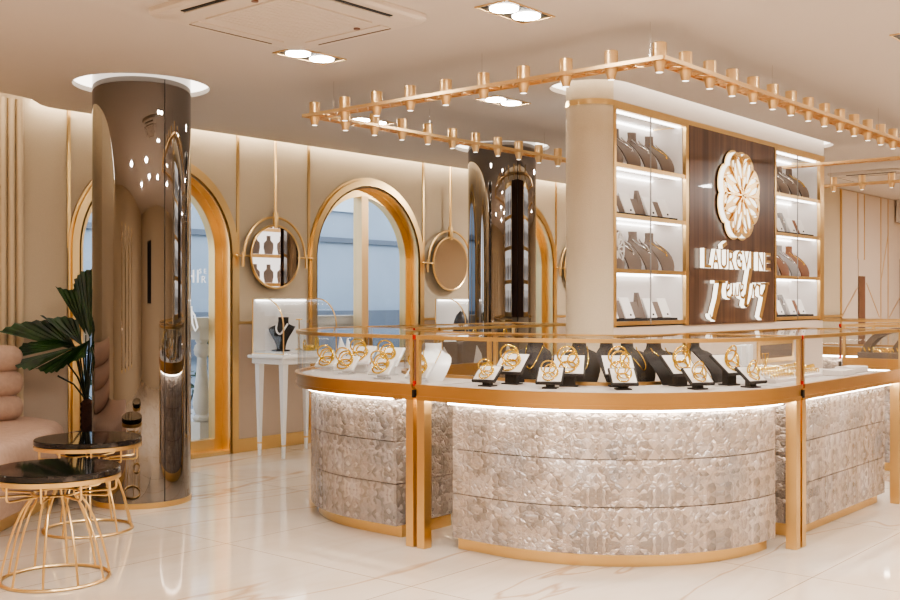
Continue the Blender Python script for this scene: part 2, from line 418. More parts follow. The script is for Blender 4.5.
def holed(name, outer, holes, mat, depth, place):
    """flat slab with holes via a filled 2-D curve; place maps the finished mesh"""
    cu = bpy.data.curves.new(name, 'CURVE'); cu.dimensions = '2D'; cu.fill_mode = 'BOTH'; cu.extrude = depth/2
    for poly in [outer]+holes:
        sp = cu.splines.new('POLY'); sp.points.add(len(poly)-1); sp.use_cyclic_u = True
        for p, q in zip(sp.points, poly): p.co = (q[0], q[1], 0, 1)
    tmp = bpy.data.objects.new(name+'_tmp', cu); COL.objects.link(tmp)
    dg = bpy.context.evaluated_depsgraph_get(); me = bpy.data.meshes.new_from_object(tmp.evaluated_get(dg))
    bpy.data.objects.remove(tmp); bpy.data.curves.remove(cu)
    me.name = name; me.transform(place); me.materials.clear(); me.materials.append(M[mat])
    o = bpy.data.objects.new(name, me); COL.objects.link(o); return o

# ------------------------------------------------------------------ camera
TH = math.atan2(905, 1074)
cam = bpy.data.cameras.new('camera'); co = bpy.data.objects.new('camera', cam); COL.objects.link(co)
co.location = (0, 0, 1.25); co.rotation_euler = (pi/2, 0, TH-pi/2)
cam.sensor_width = 36; cam.lens = 1074/900*36; cam.clip_start = .05
SC.camera = co

# ------------------------------------------------------------------ room shell
WY = 7.01
b = MB(); b.box(-2.6, 16.2, -3.4, 7.4, -.06, 0); struct(b.build('floor', 'marble'))
CABX0, CABX1, CABY, CABT = 5.72, 9.16, 3.5, .32
def stadium(x0, x1, yc, r, n=24):
    return circ(x0, yc, r, n, pi/2, 3*pi/2, True)+circ(x1, yc, r, n, -pi/2, pi/2, True)
COLS = [(3.886, 5.787), (7.47, 5.7)]
outer = [(-2.6, -3.4), (16.2, -3.4), (16.2, 4.72), (11.92, 4.72), (11.92, 6.906)]
outer += circ(3.99, 6.716, .19, 10, pi/2, pi, True)[:] if False else [(3.98, 6.906)]
outer += [(3.88, 6.895), (3.80, 6.85), (3.74, 6.79), (3.66, 6.71), (3.57, 6.67), (3.39, 6.63), (3.1, 6.6), (-2.6, 6.58)]
holes = [circ(x, y, .412) for x, y in COLS] + [stadium(CABX0, CABX1-.1, CABY+CABT/2, CABT/2+.1)]
ce = holed('ceiling', outer, holes, 'ceil', .03, Matrix.Translation((0, 0, CEIL+.015))); struct(ce)
b = MB(); b.box(-2.7, 16.3, -3.5, 7.4, 2.76, 2.8); struct(b.build('ceiling', 'white'))
for i, h in enumerate(holes):     # bright recess collars round the columns and the cabinet
    b = MB(); a = [b.v((p[0], p[1], CEIL+.03)) for p in h]; c = [b.v((p[0], p[1], CEIL+.1)) for p in h]
    for k in range(len(h)): b.face([a[k], a[(k+1)%len(h)], c[(k+1)%len(h)], c[k]])
    b.face(c)
    struct(b.build('trim_%d' % (60+i), 'halo'))
b = MB(); b.box(3.8, 11.9, 6.93, 6.97, 2.63, 2.645); struct(b.build('trim_70', 'ledcove'))
b = MB(); b.box(-2.5, 3.6, 6.68, 6.72, 2.63, 2.645); struct(b.build('trim_71', 'ledcove'))

# back wall with arched windows, 2.295 m apart
WIN = [4.855, 7.15, 9.445]
SPR, RO, RI = 1.62, .74, .67
def arch(cx, r, bot, n=40):
    return [(cx+r, bot)]+[(cx+r*cos(pi*i/n), SPR+r*sin(pi*i/n)) for i in range(n+1)]+[(cx-r, bot)]
ROT = Matrix.Rotation(pi/2, 4, 'X')
wall = holed('wall_back', [(-2.6, 1.063), (12.0, 1.063), (12.0, 2.76), (-2.6, 2.76)], [], 'wall', .2, Matrix.Identity(4)) if False else None
up = [(-2.6, 0)]
for cx in WIN: up += [(cx-RI, 0)]+[(cx-RI*cos(pi*i/40), SPR+RI*sin(pi*i/40)) for i in range(41)]+[(cx+RI, 0)]
up += [(12.0, 0), (12.0, 2.76), (-2.6, 2.76)]
wb = holed('wall_back', up, [], 'wall', .22, Matrix.Translation((0, WY+.11, 0)) @ ROT); struct(wb)
# lower wall cladding (below the dado strip), gold skirting and dado strip between the windows
spans = [(3.75, WIN[0]-RO), (WIN[0]+RO, WIN[1]-RO), (WIN[1]+RO, WIN[2]-RO), (WIN[2]+RO, 11.9)]
tn = 1
for i, (x0, x1) in enumerate(spans):
    b = MB(); b.box(x0, x1, WY-.006, WY, .109, 1.055); struct(b.build('trim_%d' % tn, 'wall_low')); tn += 1
    b = MB(); b.box(x0, x1, WY-.018, WY, 0, .109); struct(b.build('baseboard_back', 'gold'))
    b = MB(); b.box(x0, x1, WY-.014, WY, 1.052, 1.074); struct(b.build('trim_%d' % tn, 'gold')); tn += 1
for x, z0 in ((4.10, 1.62), (5.614, 1.074), (6.395, 1.62), (7.907, 1.62), (8.69, 1.62), (10.2, 1.074)):
    b = MB(); b.box(x-.013, x+.013, WY-.009, WY, z0, 2.7); struct(b.build('trim_%d' % tn, 'gold')); tn += 1
for i, cx in enumerate(WIN):
    w = thing('window_%d' % (i+1), 'tall gold-framed arched window', 'window', (cx, WY, 0)); del w['category']; struct(w)
    # face trim ring
    b = MB(); o_ = arch(cx, RO, 0.02); i_ = arch(cx, RI, 0.02)
    for y0, y1, ro, ri in ((WY-.03, WY, RO, RI+.015), (WY-.014, WY-.001, RO+.022, RO-.01)):
        A = arch(cx, ro, .0); B = arch(cx, ri, .0); rings = [[b.v((p[0], y, p[1])) for p in q] for y in (y0, y1) for q in (A, B)]
        for k in range(len(A)-1):
            b.face([rings[0][k], rings[0][k+1], rings[1][k+1], rings[1][k]]); b.face([rings[2][k], rings[2][k+1], rings[0][k+1], rings[0][k]], 0, True)
            b.face([rings[1][k], rings[1][k+1], rings[3][k+1], rings[3][k]], 0, True)
    relbuild(b, 'window_casing', 'gold', w)
    # reveal lining
    b = MB(); A = arch(cx, RI-.004, 0); r0 = [b.v((p[0], WY-.02, p[1])) for p in A]; r1 = [b.v((p[0], WY+.2, p[1])) for p in A]
    for k in range(len(A)-1): b.face([r0[k], r0[k+1], r1[k+1], r1[k]], 0, True)
    b.box(cx-RI+.004, cx+RI-.004, WY-.02, WY+.2, 0.001, .03)
    relbuild(b, 'window_reveal', 'gold', w)
    # inner frame and mullion
    b = MB(); f0, f1 = WY+.08, WY+.16
    A = arch(cx, RI-.005, .03); B = arch(cx, RI-.08, .03)
    rings = [[b.v((p[0], y, p[1])) for p in q] for y in (f0, f1) for q in (A, B)]
    for k in range(len(A)-1):
        b.face([rings[0][k], rings[0][k+1], rings[1][k+1], rings[1][k]]); b.face([rings[1][k], rings[1][k+1], rings[3][k+1], rings[3][k]], 0, True)
    b.box(cx-RI+.01, cx+RI-.01, f0+.002, f1-.002, .031, .12)
    relbuild(b, 'window_frame', 'gold', w)
    b = MB(); b.box(cx-.044, cx+.044, f0-.03, f1, .12, SPR+RI-.075); relbuild(b, 'mullion', 'brass', w)
    b = MB()
    A = arch(cx, RI-.075, .115); b.face([b.v((p[0], WY+.12, p[1])) for p in A])
    relbuild(b, 'glass', 'winglass', w)
# lettering on the first window's panes
def textmesh(txt, size, ext, shear=0.):
    cu = bpy.data.curves.new('lettering', 'FONT'); cu.body = txt; cu.size = size; cu.extrude = ext; cu.shear = shear; cu.resolution_u = 3; cu.offset = .012 if ext > .01 else 0
    t = bpy.data.objects.new('lettering_tmp', cu); COL.objects.link(t)
    dg = bpy.context.evaluated_depsgraph_get(); me = bpy.data.meshes.new_from_object(t.evaluated_get(dg))
    bpy.data.objects.remove(t); bpy.data.curves.remove(cu); return me
sign = thing('window_sign', 'white lettering and script stuck on the glass of the window behind the mirrored column', 'sign', (5.3, WY+.113, 1.3))
for txt, x, z, size, sh in (('H', 5.17, 1.39, .15, 0), ('I', 5.285, 1.39, .15, 0), ('S', 5.315, 1.465, .055, 0), ('E', 5.36, 1.465, .055, 0), ('R', 5.335, 1.39, .08, 0), ('S', 5.13, 1.84, .24, .1)):
    me = textmesh(txt, size, .001, sh); me.transform(Matrix.Rotation(pi/2, 4, 'X')); me.materials.append(M['windowtext'])
    o = bpy.data.objects.new('letter', me); COL.objects.link(o); o.parent = sign; o.location = (x-5.3, 0, z-1.3)
b = MB(); pts = [(5.10, 1.30), (5.12, 1.21), (5.15, 1.28), (5.17, 1.2), (5.19, 1.27), (5.22, 1.19), (5.27, 1.13), (5.30, 1.03), (5.28, 1.0), (5.25, 1.06), (5.24, 1.2)]
b.ribbon(pts, .014, WY+.111, WY+.114, 0, 0); relbuild(b, 'script_stroke', 'windowtext', sign)

# other walls (left, front, right alcove)
b = MB(); b.box(-2.7, -2.6, -3.5, 7.4, 0, 2.76); struct(b.build('wall_left', 'wall'))
b = MB(); b.box(-2.7, 16.3, -3.5, -3.4, 0, 2.76); struct(b.build('wall_front', 'wall'))
b = MB(); b.box(16.2, 16.3, -3.5, 7.4, 0, 2.76); struct(b.build('wall_right', 'wall'))
b = MB(); b.box(11.9, 16.2, 4.7, 4.8, 0, 2.76); b.box(11.9, 12.0, 4.8, WY+.2, 0, 2.76); struct(b.build('wall_alcove', 'wall'))
# right wall: smooth pale panels, strips, slanted inlay lines and the tall brown niche
b = MB(); b.box(12.81, 16.2, 4.685, 4.7, 0, CEIL-.01); struct(b.build('trim_%d' % tn, 'panelwhite')); tn += 1
for x in (12.81, 13.355, 13.584, 14.193, 14.472):
    b = MB(); b.box(x-.008, x+.008, 4.678, 4.7, 0 if x not in (13.355, 13.584) else 1.75, CEIL-.01); struct(b.build('trim_%d' % tn, 'brass')); tn += 1
for (x0, z0, x1, z1) in ((12.8, 1.047, 13.338, 1.398), (13.656, 1.463, 14.136, 1.031), (14.523, 1.026, 14.969, 1.29), (14.2, 1.5, 14.47, 2.1)):
    b = MB(); b.tube([(x0, 4.683, z0), (x1, 4.683, z1)], .006, 6); struct(b.build('trim_%d' % tn, 'brass')); tn += 1
b = MB(); b.box(12.2, 12.8, 4.66, 4.7, 1.05, 1.075); struct(b.build('trim_%d' % tn, 'gold')); tn += 1
b = MB(); b.prism([(13.36, 0), (13.58, 0), (13.58, 1.73), (13.36, 1.76)], 4.675, 4.684, 'y'); o = b.build('trim_%d' % tn, 'panelwhite'); struct(o); tn += 1
b = MB(); b.box(13.36, 13.58, 4.67, 4.68, .0, 1.545); struct(b.build('door_1', 'nichebrown'))
b = MB(); b.box(14.95, 15.3, 4.66, 4.684, .0, 1.8); struct(b.build('door_2', 'nichebrown'))
b = MB(); b.box(14.72, 16.2, 4.2, 4.66, 2.28, CEIL); struct(b.build('trim_%d' % tn, 'ceil')); tn += 1
# left wall: slender arched recesses with gold edges (the column mirrors them)
for i, y in enumerate((1.6, 2.6, 3.6, 4.6)):
    b = MB(); A = [(y+.16, .4)]+[(y+.16*cos(pi*k/16), 2.0+.16*sin(pi*k/16)) for k in range(17)]+[(y-.16, .4)]
    b.prism(A, -2.6, -2.585, 'x'); struct(b.build('trim_%d' % tn, 'gold')); tn += 1
    A = [(y+.12, .44)]+[(y+.12*cos(pi*k/16), 2.0+.12*sin(pi*k/16)) for k in range(17)]+[(y-.12, .44)]
    b = MB(); b.prism(A, -2.585, -2.58, 'x'); struct(b.build('trim_%d' % tn, 'mirror')); tn += 1
b = MB(); b.box(.2, 1.7, -3.4, -3.36, 1.2, 2.1); tag(b.build('wall_screen', 'black'), 'black flat screen on the wall seen only mirrored in the columns', 'screen')

# ribbed panel behind the sofa
rp_ = thing('ribbed_wall_panel', 'cream panel of upright half-round ribs behind the sofa at the far left', 'panel', (3.0, 6.95, 0))
for k in range(20):
    x = 3.715-k*.06
    b = MB(); b.prism([(x+.027*cos(a), 6.985-.04*sin(a)) for a in [pi*j/10 for j in range(11)]], 0, 2.62, 'z', smooth=True); relbuild(b, 'rib', 'rib', rp_)

# ------------------------------------------------------------------ outside
b = MB(); b.box(-4, 24, 7.24, 12, -.3, -.1); struct(b.build('ground', 'pave'))
fa = thing('street_building', 'blue-grey building across the street seen through the arched windows', 'building', (9, 11, -.1))
b = MB(); b.box(2, 22, 11, 11.3, -.1, 7); relbuild(b, 'facade_wall', 'facade', fa)
b = MB(); b.box(2, 22, 10.9, 11, .55, 1.1); relbuild(b, 'ledge', 'facade2', fa)
b = MB(); b.box(2, 22, 10.96, 11, 2.06, 2.13); relbuild(b, 'string_course', 'facade2', fa)
for x in (6.0, 9.2, 10.3, 13.4):
    b = MB(); b.box(x, x+.75, 10.95, 11, 2.5, 4.2); relbuild(b, 'pale_panel', 'facade3', fa)
for z in (1.15, 1.55, 1.95):
    b = MB(); b.box(9.35, 9.85, 10.94, 11, z, z+.34); relbuild(b, 'shop_shelf', 'facade3', fa)
ba = thing('balustrade', 'white stone balustrade outside the arched window behind the column', 'balustrade', (5.7, 7.62, -.1))
b = MB(); b.box(3.2, 7.6, 7.5, 7.74, 1.02, 1.1); b.box(3.2, 7.6, 7.53, 7.71, .99, 1.02); relbuild(b, 'rail', 'stone', ba)
b = MB(); b.box(3.2, 7.6, 7.5, 7.74, -.1, .0); relbuild(b, 'kerb', 'stone', ba)
prof = [(.055, .2), (.075, .215), (.078, .24), (.05, .262), (.062, .28), (.078, .34), (.072, .42), (.05, .6), (.04, .74), (.042, .76), (.06, .775), (.07, .82), (.058, .86), (.042, .875), (.055, .895), (.055, .91)]
for x in (3.9, 4.5, 5.1, 5.715, 6.35, 6.95):
    b = MB(); b.lathe(prof, (x, 7.62, 0), 20); b.box(x-.075, x+.075, 7.545, 7.695, 0, .2); b.box(x-.085, x+.085, 7.535, 7.705, .91, .99)
    relbuild(b, 'baluster', 'stone', ba)
b = MB(); rr = random.Random(3)
for k in range(900):
    p = Vector((rr.uniform(3.5, 7.4), 8.1+rr.uniform(-.15, .15), rr.uniform(-.05, .95)*rr.uniform(.6, 1)))
    mt = Matrix.Translation(p) @ Matrix.Rotation(rr.uniform(0, 6.3), 4, Vector((rr.uniform(-1,1), rr.uniform(-1,1), rr.uniform(-1,1))).normalized())
    b.face([b.v(mt @ Vector(q)) for q in ((0,-.045,0),(.028,0,.005),(0,.045,0),(-.028,0,.005))])
tag(b.build('ivy', 'ivy', normals=False), 'dark green ivy growing behind the white balusters outside', 'ivy', kind='stuff')

# ------------------------------------------------------------------ mirrored columns
labels = ['large bronze-mirrored round column beside the gold side tables', 'bronze-mirrored round column standing farther back behind the glass counter']
for (x, y), lb in zip(COLS, labels):
    t = thing('mirrored_column', lb, 'column', (x, y, 0))
    b = MB(); b.lathe([(.297, .03), (.297, CEIL-.005), (.297, CEIL+.095)], (0,0,0), 96, cap=False); b.build('mirror_cladding', 'bronze', t)
    b = MB(); b.lathe([(.300, 0), (.300, .032), (.294, .034)], (0,0,0), 96, cap=False); b.build('base_ring', 'gold', t)
    b = MB(); ang = math.atan2(-y, -x)+.46; b.box(-.0025, .0025, -.0015, .0015, .034, CEIL, mat=Matrix.Rotation(ang, 4, 'Z') @ Matrix.Translation((.2975, 0, 0)))
    b.build('seam', 'black', t)

# ------------------------------------------------------------------ wall mirrors
for i, (x, lb) in enumerate(((5.96, 'round wall mirror in a gold hoop between the column and the middle arched window'),
                             (8.245, 'round wall mirror in a gold hoop left of the farther mirrored column'),
                             (10.54, 'round wall mirror in a gold hoop mostly hidden behind the cream shelf wall'))):
    t = thing('wall_mirror', lb, 'mirror', (x, WY, 1.612), group=None)
    R = Matrix.Rotation(pi/2, 4, 'X')
    b = MB(); b.prism(circ(0, 0, .258, 56), -.075, -.065, 'y'); b.build('mirror_glass', 'mirror', t)
    b = MB(); b.torus(.262, .011, (0, -.07, 0), R, 56, 8); b.build('mirror_frame', 'gold', t)
    b = MB(); b.tube([(.332*cos(a), -.07, .332*sin(a)) for a in [pi*k/40 for k in range(41)]], .011, 8); b.build('hoop', 'gold', t)
    b = MB(); b.tube([(0, -.07, .332), (0, -.07, 1.0), (0, -.0, 1.02)], .012, 8); b.build('hanging_rod', 'gold', t)
    b = MB(); b.lathe([(.02, .24), (.024, .28), (.024, .36), (.02, .375)], (0, -.07, 0), 14); b.build('rod_joint', 'gold', t)
    for sx in (-1, 1):
        b = MB(); b.tube([(sx*.25, -.07, 0), (sx*.41, -.07, 0)], .009, 8); b.tube([(sx*.345, -.07, .03), (sx*.345, -.07, -.09)], .012, 8)
        b.lathe([(0, -.016), (.016, 0), (0, .016)], (sx*.41, -.07, 0), 10); b.build('pivot', 'gold', t)

# ------------------------------------------------------------------ ceiling fittings
for i, (x, y, lb) in enumerate(((3.98, 2.96, 'double recessed downlight near the top middle of the ceiling'),
                                (3.98, 4.35, 'double recessed downlight just beyond the air conditioner corner'),
                                (5.715, 4.35, 'double recessed downlight between the hanging track and the cream shelf wall'),
                                (5.715, 5.6, 'double recessed downlight partly hidden behind the left track bar'),
                                (5.72, 1.69, 'double recessed downlight cut off by the right edge of the picture'))):
    t = thing('recessed_downlight', lb, 'downlight', (x, y, CEIL), group='double recessed downlights')
    b = MB(); b.box(-.185, .185, -.095, -.088, -.006, -.0005); b.box(-.185, .185, .088, .095, -.006, -.0005); b.box(-.185, -.178, -.088, .088, -.006, -.0005); b.box(.178, .185, -.088, .088, -.006, -.0005)
    b.build('trim_frame', 'brass', t)
    b = MB(); b.box(-.178, .178, -.088, .088, -.0025, -.0005); b.build('recess', 'black', t)
    for s_ in (-1, 1):
        b = MB(); b.lathe([(.066, -.003), (.066, -.008), (.06, -.010), (.0, -.011)], (s_*.086, 0, 0), 32); b.build('lens', 'lamp', t)
# cassette air conditioner
def cassette(x0, x1, y0, y1, lb):
    cx, cy = (x0+x1)/2, (y0+y1)/2; hx, hy = (x1-x0)/2, (y1-y0)/2
    t = thing('air_conditioner', lb, 'air conditioner', (cx, cy, CEIL))
    def rr_(h, g, r=.07):
        P = []
        for sx, sy, a in ((1,1,0),(-1,1,pi/2),(-1,-1,pi),(1,-1,3*pi/2)):
            P += [((h-r)*sx+r*cos(a+pi/2*k/6), (g-r)*sy+r*sin(a+pi/2*k/6)) for k in range(7)]
        return P
    b = MB(); b.loft([[(p[0], p[1], z) for p in rr_(hx-q, hy-q)] for q, z in ((0, -.0005), (0, -.02), (.012, -.032), (.1, -.034))]); b.build('panel', 'acplastic', t)
    b = MB(); g = .27*hx/.47; b.box(-g, g, -g, g, -.042, -.034); 
    for k in range(14): b.box(-g+.02, g-.02, -g+.02+k*(2*g-.04)/14, -g+.02+k*(2*g-.04)/14+.012, -.044, -.042)
    b.build('intake_grille', 'acplastic', t)
    for rz in range(4):
        R = Matrix.Rotation(rz*pi/2, 4, 'Z')
        b = MB(); b.box(-.26, .26, -hy+.075, -hy+.135, -.04, -.034, mat=R); b.build('louvre', 'acplastic', t)
        b = MB(); sw = .02 if rz in (0, 3) else .005; b.box(-.25, .25, -hy+.05, -hy+.05+sw, -.037, -.0335, mat=R); b.build('air_slot', 'black' if rz in (0, 3) else 'taupe', t)
    for sx in (-.27, .27):
        b = MB(); b.lathe([(.016, -.034), (.016, -.04), (.0, -.041)], (sx*1.15, -.13, 0), 14); b.build('sensor', 'nichebrown', t)
    return t
cassette(2.85, 3.79, 3.3, 4.24, 'large white cassette air conditioner set in the ceiling at top left')
cassette(11.16, 12.04, 3.35, 4.25, 'white cassette air conditioner with dark slots far back above the right track')

# hanging track lights
ZT = 2.385
def spotlight(x, y, t):
    b = MB(); b.lathe([(.0, .086), (.031, .086), (.033, .084), (.033, .0), (.032, -.008), (.031, -.01), (.0185, -.054), (.0165, -.055), (.0165, -.05), (0, -.05)], (x, y, ZT), 24)
    h = relbuild(b, 'spotlight', 'brass', t)
    b = MB(); b.lathe([(.0, -.0545), (.016, -.0545), (.016, -.051), (0, -.051)], (x, y, ZT), 16); relbuild(b, 'bulb', 'spot', h) if False else None
    mt = Matrix.Translation(t.location).inverted(); bmesh.ops.transform(b.bm, matrix=mt, verts=b.bm.verts); b.build('bulb', 'spot', h)
def lattice(p, q, t, w=.052):
    p, q = Vector(p), Vector(q); d = (q-p); L = d.length; d.normalize(); n = Vector((-d.y, d.x, 0))
    mt = Matrix(((d.x, n.x, 0, p.x), (d.y, n.y, 0, p.y), (0, 0, 1, ZT), (0, 0, 0, 1)))
    b = MB()
    for s_ in (-1, 1): b.box(-w, L+w, s_*w-.006, s_*w+.006, -.006, .012, mat=mt)
    k = 0; x = 0
    while x < L:
        x2 = min(x+.09, L)
        for a, c in (((x, -w), (x2, w)), ((x, w), (x2, -w))):
            dx, dy = c[0]-a[0], c[1]-a[1]; ll = math.hypot(dx, dy); m2 = mt @ Matrix.Translation((a[0], a[1], 0)) @ Matrix.Rotation(math.atan2(dy, dx), 4, 'Z')
            b.box(0, ll, -.004, .004, -.003, .006, mat=m2)
        b.box(x-.004, x+.004, -w, w, -.004, .008, mat=mt)
        x = x2
    relbuild(b, 'track_bar', 'brass', t)
TX, TY0, TY1, TX1 = 4.54, 2.525, 4.92, 8.9
t = thing('hanging_track_light', 'gold rectangular hanging track with cylinder spotlights over the counters', 'track light', (TX, TY0, ZT))
lattice((TX, TY0, 0), (TX1, TY0, 0), t); lattice((TX, TY0, 0), (TX, TY1, 0), t); lattice((TX, TY1, 0), (TX1, TY1, 0), t); lattice((TX1, TY0, 0), (TX1, TY1, 0), t)
for k in range(10): spotlight(TX, TY0+.2661*k, t)
for k in range(1, 17): spotlight(TX+.259*k, TY0, t)
for k in range(1, 13): spotlight(TX+.265*k, TY1, t)
for p in ((TX, TY0+.05), (5.83, TY0), (7.6, TY0), (TX, 4.75), (TX, 3.6), (5.62, TY1), (7.0, TY1)):
    b = MB(); b.tube([(p[0], p[1], ZT), (p[0], p[1], CEIL+.02)], .0018, 5); relbuild(b, 'suspension_wire', 'silver', t)
t = thing('hanging_track_light', 'far gold hanging track with three spotlights at the right edge', 'track light', (10.64, 2.2, ZT))
lattice((10.64, 2.2, 0), (10.64, 4.2, 0), t)
for k in range(7): spotlight(10.64, 3.97-.28*k, t)
for y in (2.4, 4.0):
    b = MB(); b.tube([(10.64, y, ZT), (10.64, y, CEIL)], .0018, 5); relbuild(b, 'suspension_wire', 'silver', t)

# ------------------------------------------------------------------ shelf wall
cab = thing('shelf_cabinet', 'cream free-standing shelf wall with two lit display bays and a dark centre panel', 'cabinet', (7.43, 3.66, 0))
YB = CABY+CABT
b = MB(); prof_ = circ(CABX0, CABY+CABT/2, CABT/2, 24, pi/2, 3*pi/2, True)
poly = [(9.16, YB)]+prof_+[(CABX0+.0, CABY)]
# rounded end, back slab, top fascia and plinth
b.prism([(CABX0, YB)]+prof_[1:-1]+[(CABX0, CABY)], 0, CEIL+.09, 'z', smooth=True)
relbuild(b, 'rounded_end', 'wall', cab)
b = MB(); b.box(CABX0, CABX1, YB-.03, YB, 0, CEIL+.09); relbuild(b, 'back_slab', 'wall', cab)
b = MB(); b.box(CABX0, CABX1, CABY+.002, YB-.03, 2.486, CEIL+.09); relbuild(b, 'fascia', 'ceil', cab)
b = MB(); b.box(CABX0, CABX1, CABY+.012, YB-.03, 0, 1.08); relbuild(b, 'plinth', 'panelwhite', cab)
b = MB(); b.box(CABX1-.02, CABX1, CABY, YB-.03, 1.08, 2.486); relbuild(b, 'end_panel', 'gold', cab)
# gold band along the top
b = MB(); pth = [((p[0], p[1]), (cos(a), sin(a))) for p, a in zip(circ(CABX0, CABY+CABT/2, CABT/2, 24, pi/2, 3*pi/2, True), [pi/2+pi*k/23 for k in range(24)])]+[((CABX1, CABY), (0, -1))]
b.sweep(pth, -.004, .01, 2.452, 2.486); relbuild(b, 'gold_band', 'gold', cab)
BAYS = [(5.735, 6.66), (8.14, 9.065)]
SH = [2.435, 2.105, 1.79, 1.445, 1.115]
for bi, (x0, x1) in enumerate(BAYS):
    fx0, fx1 = (CABX0, 6.69) if bi == 0 else (8.118, 9.14)
    b = MB(); b.box(fx0, x0+.012, CABY-.006, YB-.03, 1.08, 2.455); b.box(x1-.012, fx1, CABY-.006, YB-.03, 1.08, 2.455); b.box(x0, x1, CABY-.006, CABY+.02, 2.435, 2.455)
    relbuild(b, 'bay_frame', 'gold', cab)
    b = MB(); b.box(x0, x1, YB-.045, YB-.03, 1.08, 2.45); relbuild(b, 'back_panel', 'glowwhite', cab)
    for s_ in (0, 1):
        xx = x0+.012 if s_ == 0 else x1-.017
        b = MB(); b.box(xx, xx+.005, CABY+.02, YB-.045, 1.08, 2.43); relbuild(b, 'side_lining', 'glowwhite', cab)
    for z in SH[1:]:
        b = MB(); b.box(x0, x1, CABY-.002, CABY+.014, z-.026, z); relbuild(b, 'shelf_edge', 'gold', cab)
        b = MB(); b.box(x0+.018, x1-.018, CABY+.014, YB-.045, z-.02, z); relbuild(b, 'shelf', 'gloss_white', cab)
    b = MB(); b.box(x0, x1, CABY+.02, YB-.045, 2.437, 2.452); relbuild(b, 'top_board', 'gloss_white', cab)
    for z in SH[:4]:
        zz = z if z > 2.4 else z-.026
        b = MB(); b.box(x0+.02, x1-.02, CABY+.03, CABY+.055, zz-.008, zz); b.box(x0+.02, x1-.02, YB-.075, YB-.055, zz-.008, zz); relbuild(b, 'led_strip', 'ledshelf', cab)
    xm = x0+.44
    b = MB(); b.box(xm-.004, xm+.004, CABY-.004, CABY+.002, 1.09, 2.44); relbuild(b, 'door_seam', 'grey', cab)
b = MB(); b.box(6.70, 8.11, CABY-.004, CABY+.012, 1.08, 2.452); relbuild(b, 'sign_panel', 'wood', cab)
b = MB(); b.box(6.69, 8.118, CABY+.012, YB-.03, 1.08, 2.47); relbuild(b, 'sign_core', 'dark', cab)

for bi, (x0, x1) in enumerate(BAYS):
    b = MB(); b.box(x0-.01, x1+.01, YB, YB+.012, 1.08, 2.455); relbuild(b, 'rear_frame', 'gold', cab)
    for za, zb_ in zip(SH[1:], SH):
        b = MB(); b.box(x0+.03, x1-.03, YB+.012, YB+.018, za+.012, zb_-.03); relbuild(b, 'rear_lit_panel', 'rearglow', cab)
        b = MB()
        for q in range(4):
            xq = x0+.15+q*.21; b.prism([(xq+u*.07, za+.014+v*.22) for u, v in ((-.8,0),(.8,0),(1.05,.35),(1,.6),(.4,.75),(.38,1),(-.38,1),(-.4,.75),(-1,.6),(-1.05,.35))], YB+.018, YB+.03, 'y')
        relbuild(b, 'rear_display', 'taupe', cab)
b = MB(); b.box(6.70, 8.11, YB, YB+.014, 1.08, 2.455); relbuild(b, 'rear_panel', 'wood', cab)
b = MB(); b.box(7.82, 8.5, CABY-.002, CABY+.012, .76, .93); relbuild(b, 'drawer_frame', 'gold', cab)
b = MB(); b.box(7.86, 8.46, CABY-.006, CABY-.002, .795, .90); relbuild(b, 'drawer_window', 'taupe', cab)
# emblem
em = thing('emblem_sign', 'large glowing lobed gold medallion emblem on the dark centre panel', 'sign', (7.43, CABY-.01, 2.02))
out = []
for k in range(160):
    a = 2*pi*k/160; q = abs(sin(4*a+pi/2*0))
    out.append(((.285+.038*q**.6)*cos(a+.0), (.285+.038*q**.6)*sin(a)))
b = MB(); b.prism(out, -.038, -.006, 'y', mi=0, side_mi=1); b.build('emblem_body', ['gold', 'signglow'], em)
b = MB(); b.prism([(p[0]*1.06, p[1]*1.06) for p in out], -.006, -.0, 'y'); b.build('backing_plate', 'gold', em)
Yf = -.038
for k in range(8):
    a0 = pi/8+k*pi/4; R2 = Matrix.Rotation(-a0, 4, 'Y')
    b = MB()
    def drop(r0, r1, off, w):
        P = []
        for j in range(20):
            s_ = 2*pi*j/20; rr = r0+(r1-r0)*(1-cos(s_))/2; P.append((rr, off+w*sin(s_)*((rr-r0)/(r1-r0))**.6))
        return P
    for r0, r1, off, w in ((.12, .28, .04, .022), (.12, .28, -.04, .022), (.055, .15, 0, .013)):
        P = drop(r0, r1, off*1.0, w)
        P3 = [(p[0], p[1]) for p in P]
        v0 = [b.v(R2 @ Vector((p[0], Yf-.004, p[1]))) for p in P3]; v1 = [b.v(R2 @ Vector((p[0], Yf, p[1]))) for p in P3]
        b.face(v0[::-1], 0)
        for j in range(20): b.face([v0[j], v0[(j+1)%20], v1[(j+1)%20], v1[j]], 0)
    b.build('glowing_petal', 'signglow', em)
for k in range(4):
    R2 = Matrix.Rotation(k*pi/4, 4, 'Y')
    b = MB(); b.box(-.275, .275, Yf-.012, Yf, -.007, .007, mat=R2)
    b.build('ray', 'gold', em)
b = MB()
for k in range(8):
    a0 = pi/8+k*pi/4; R2 = Matrix.Rotation(-a0, 4, 'Y')
    P = [(r, .055*sin(pi*(r-.06)/.24)) for r in [.06+.24*j/10 for j in range(11)]]
    for sg in (-1, 1):
        b.tube([R2 @ Vector((p[0], Yf-.004, sg*(p[1]+.012))) for p in P], .005, 6)
b.build('filigree', 'gold', em)

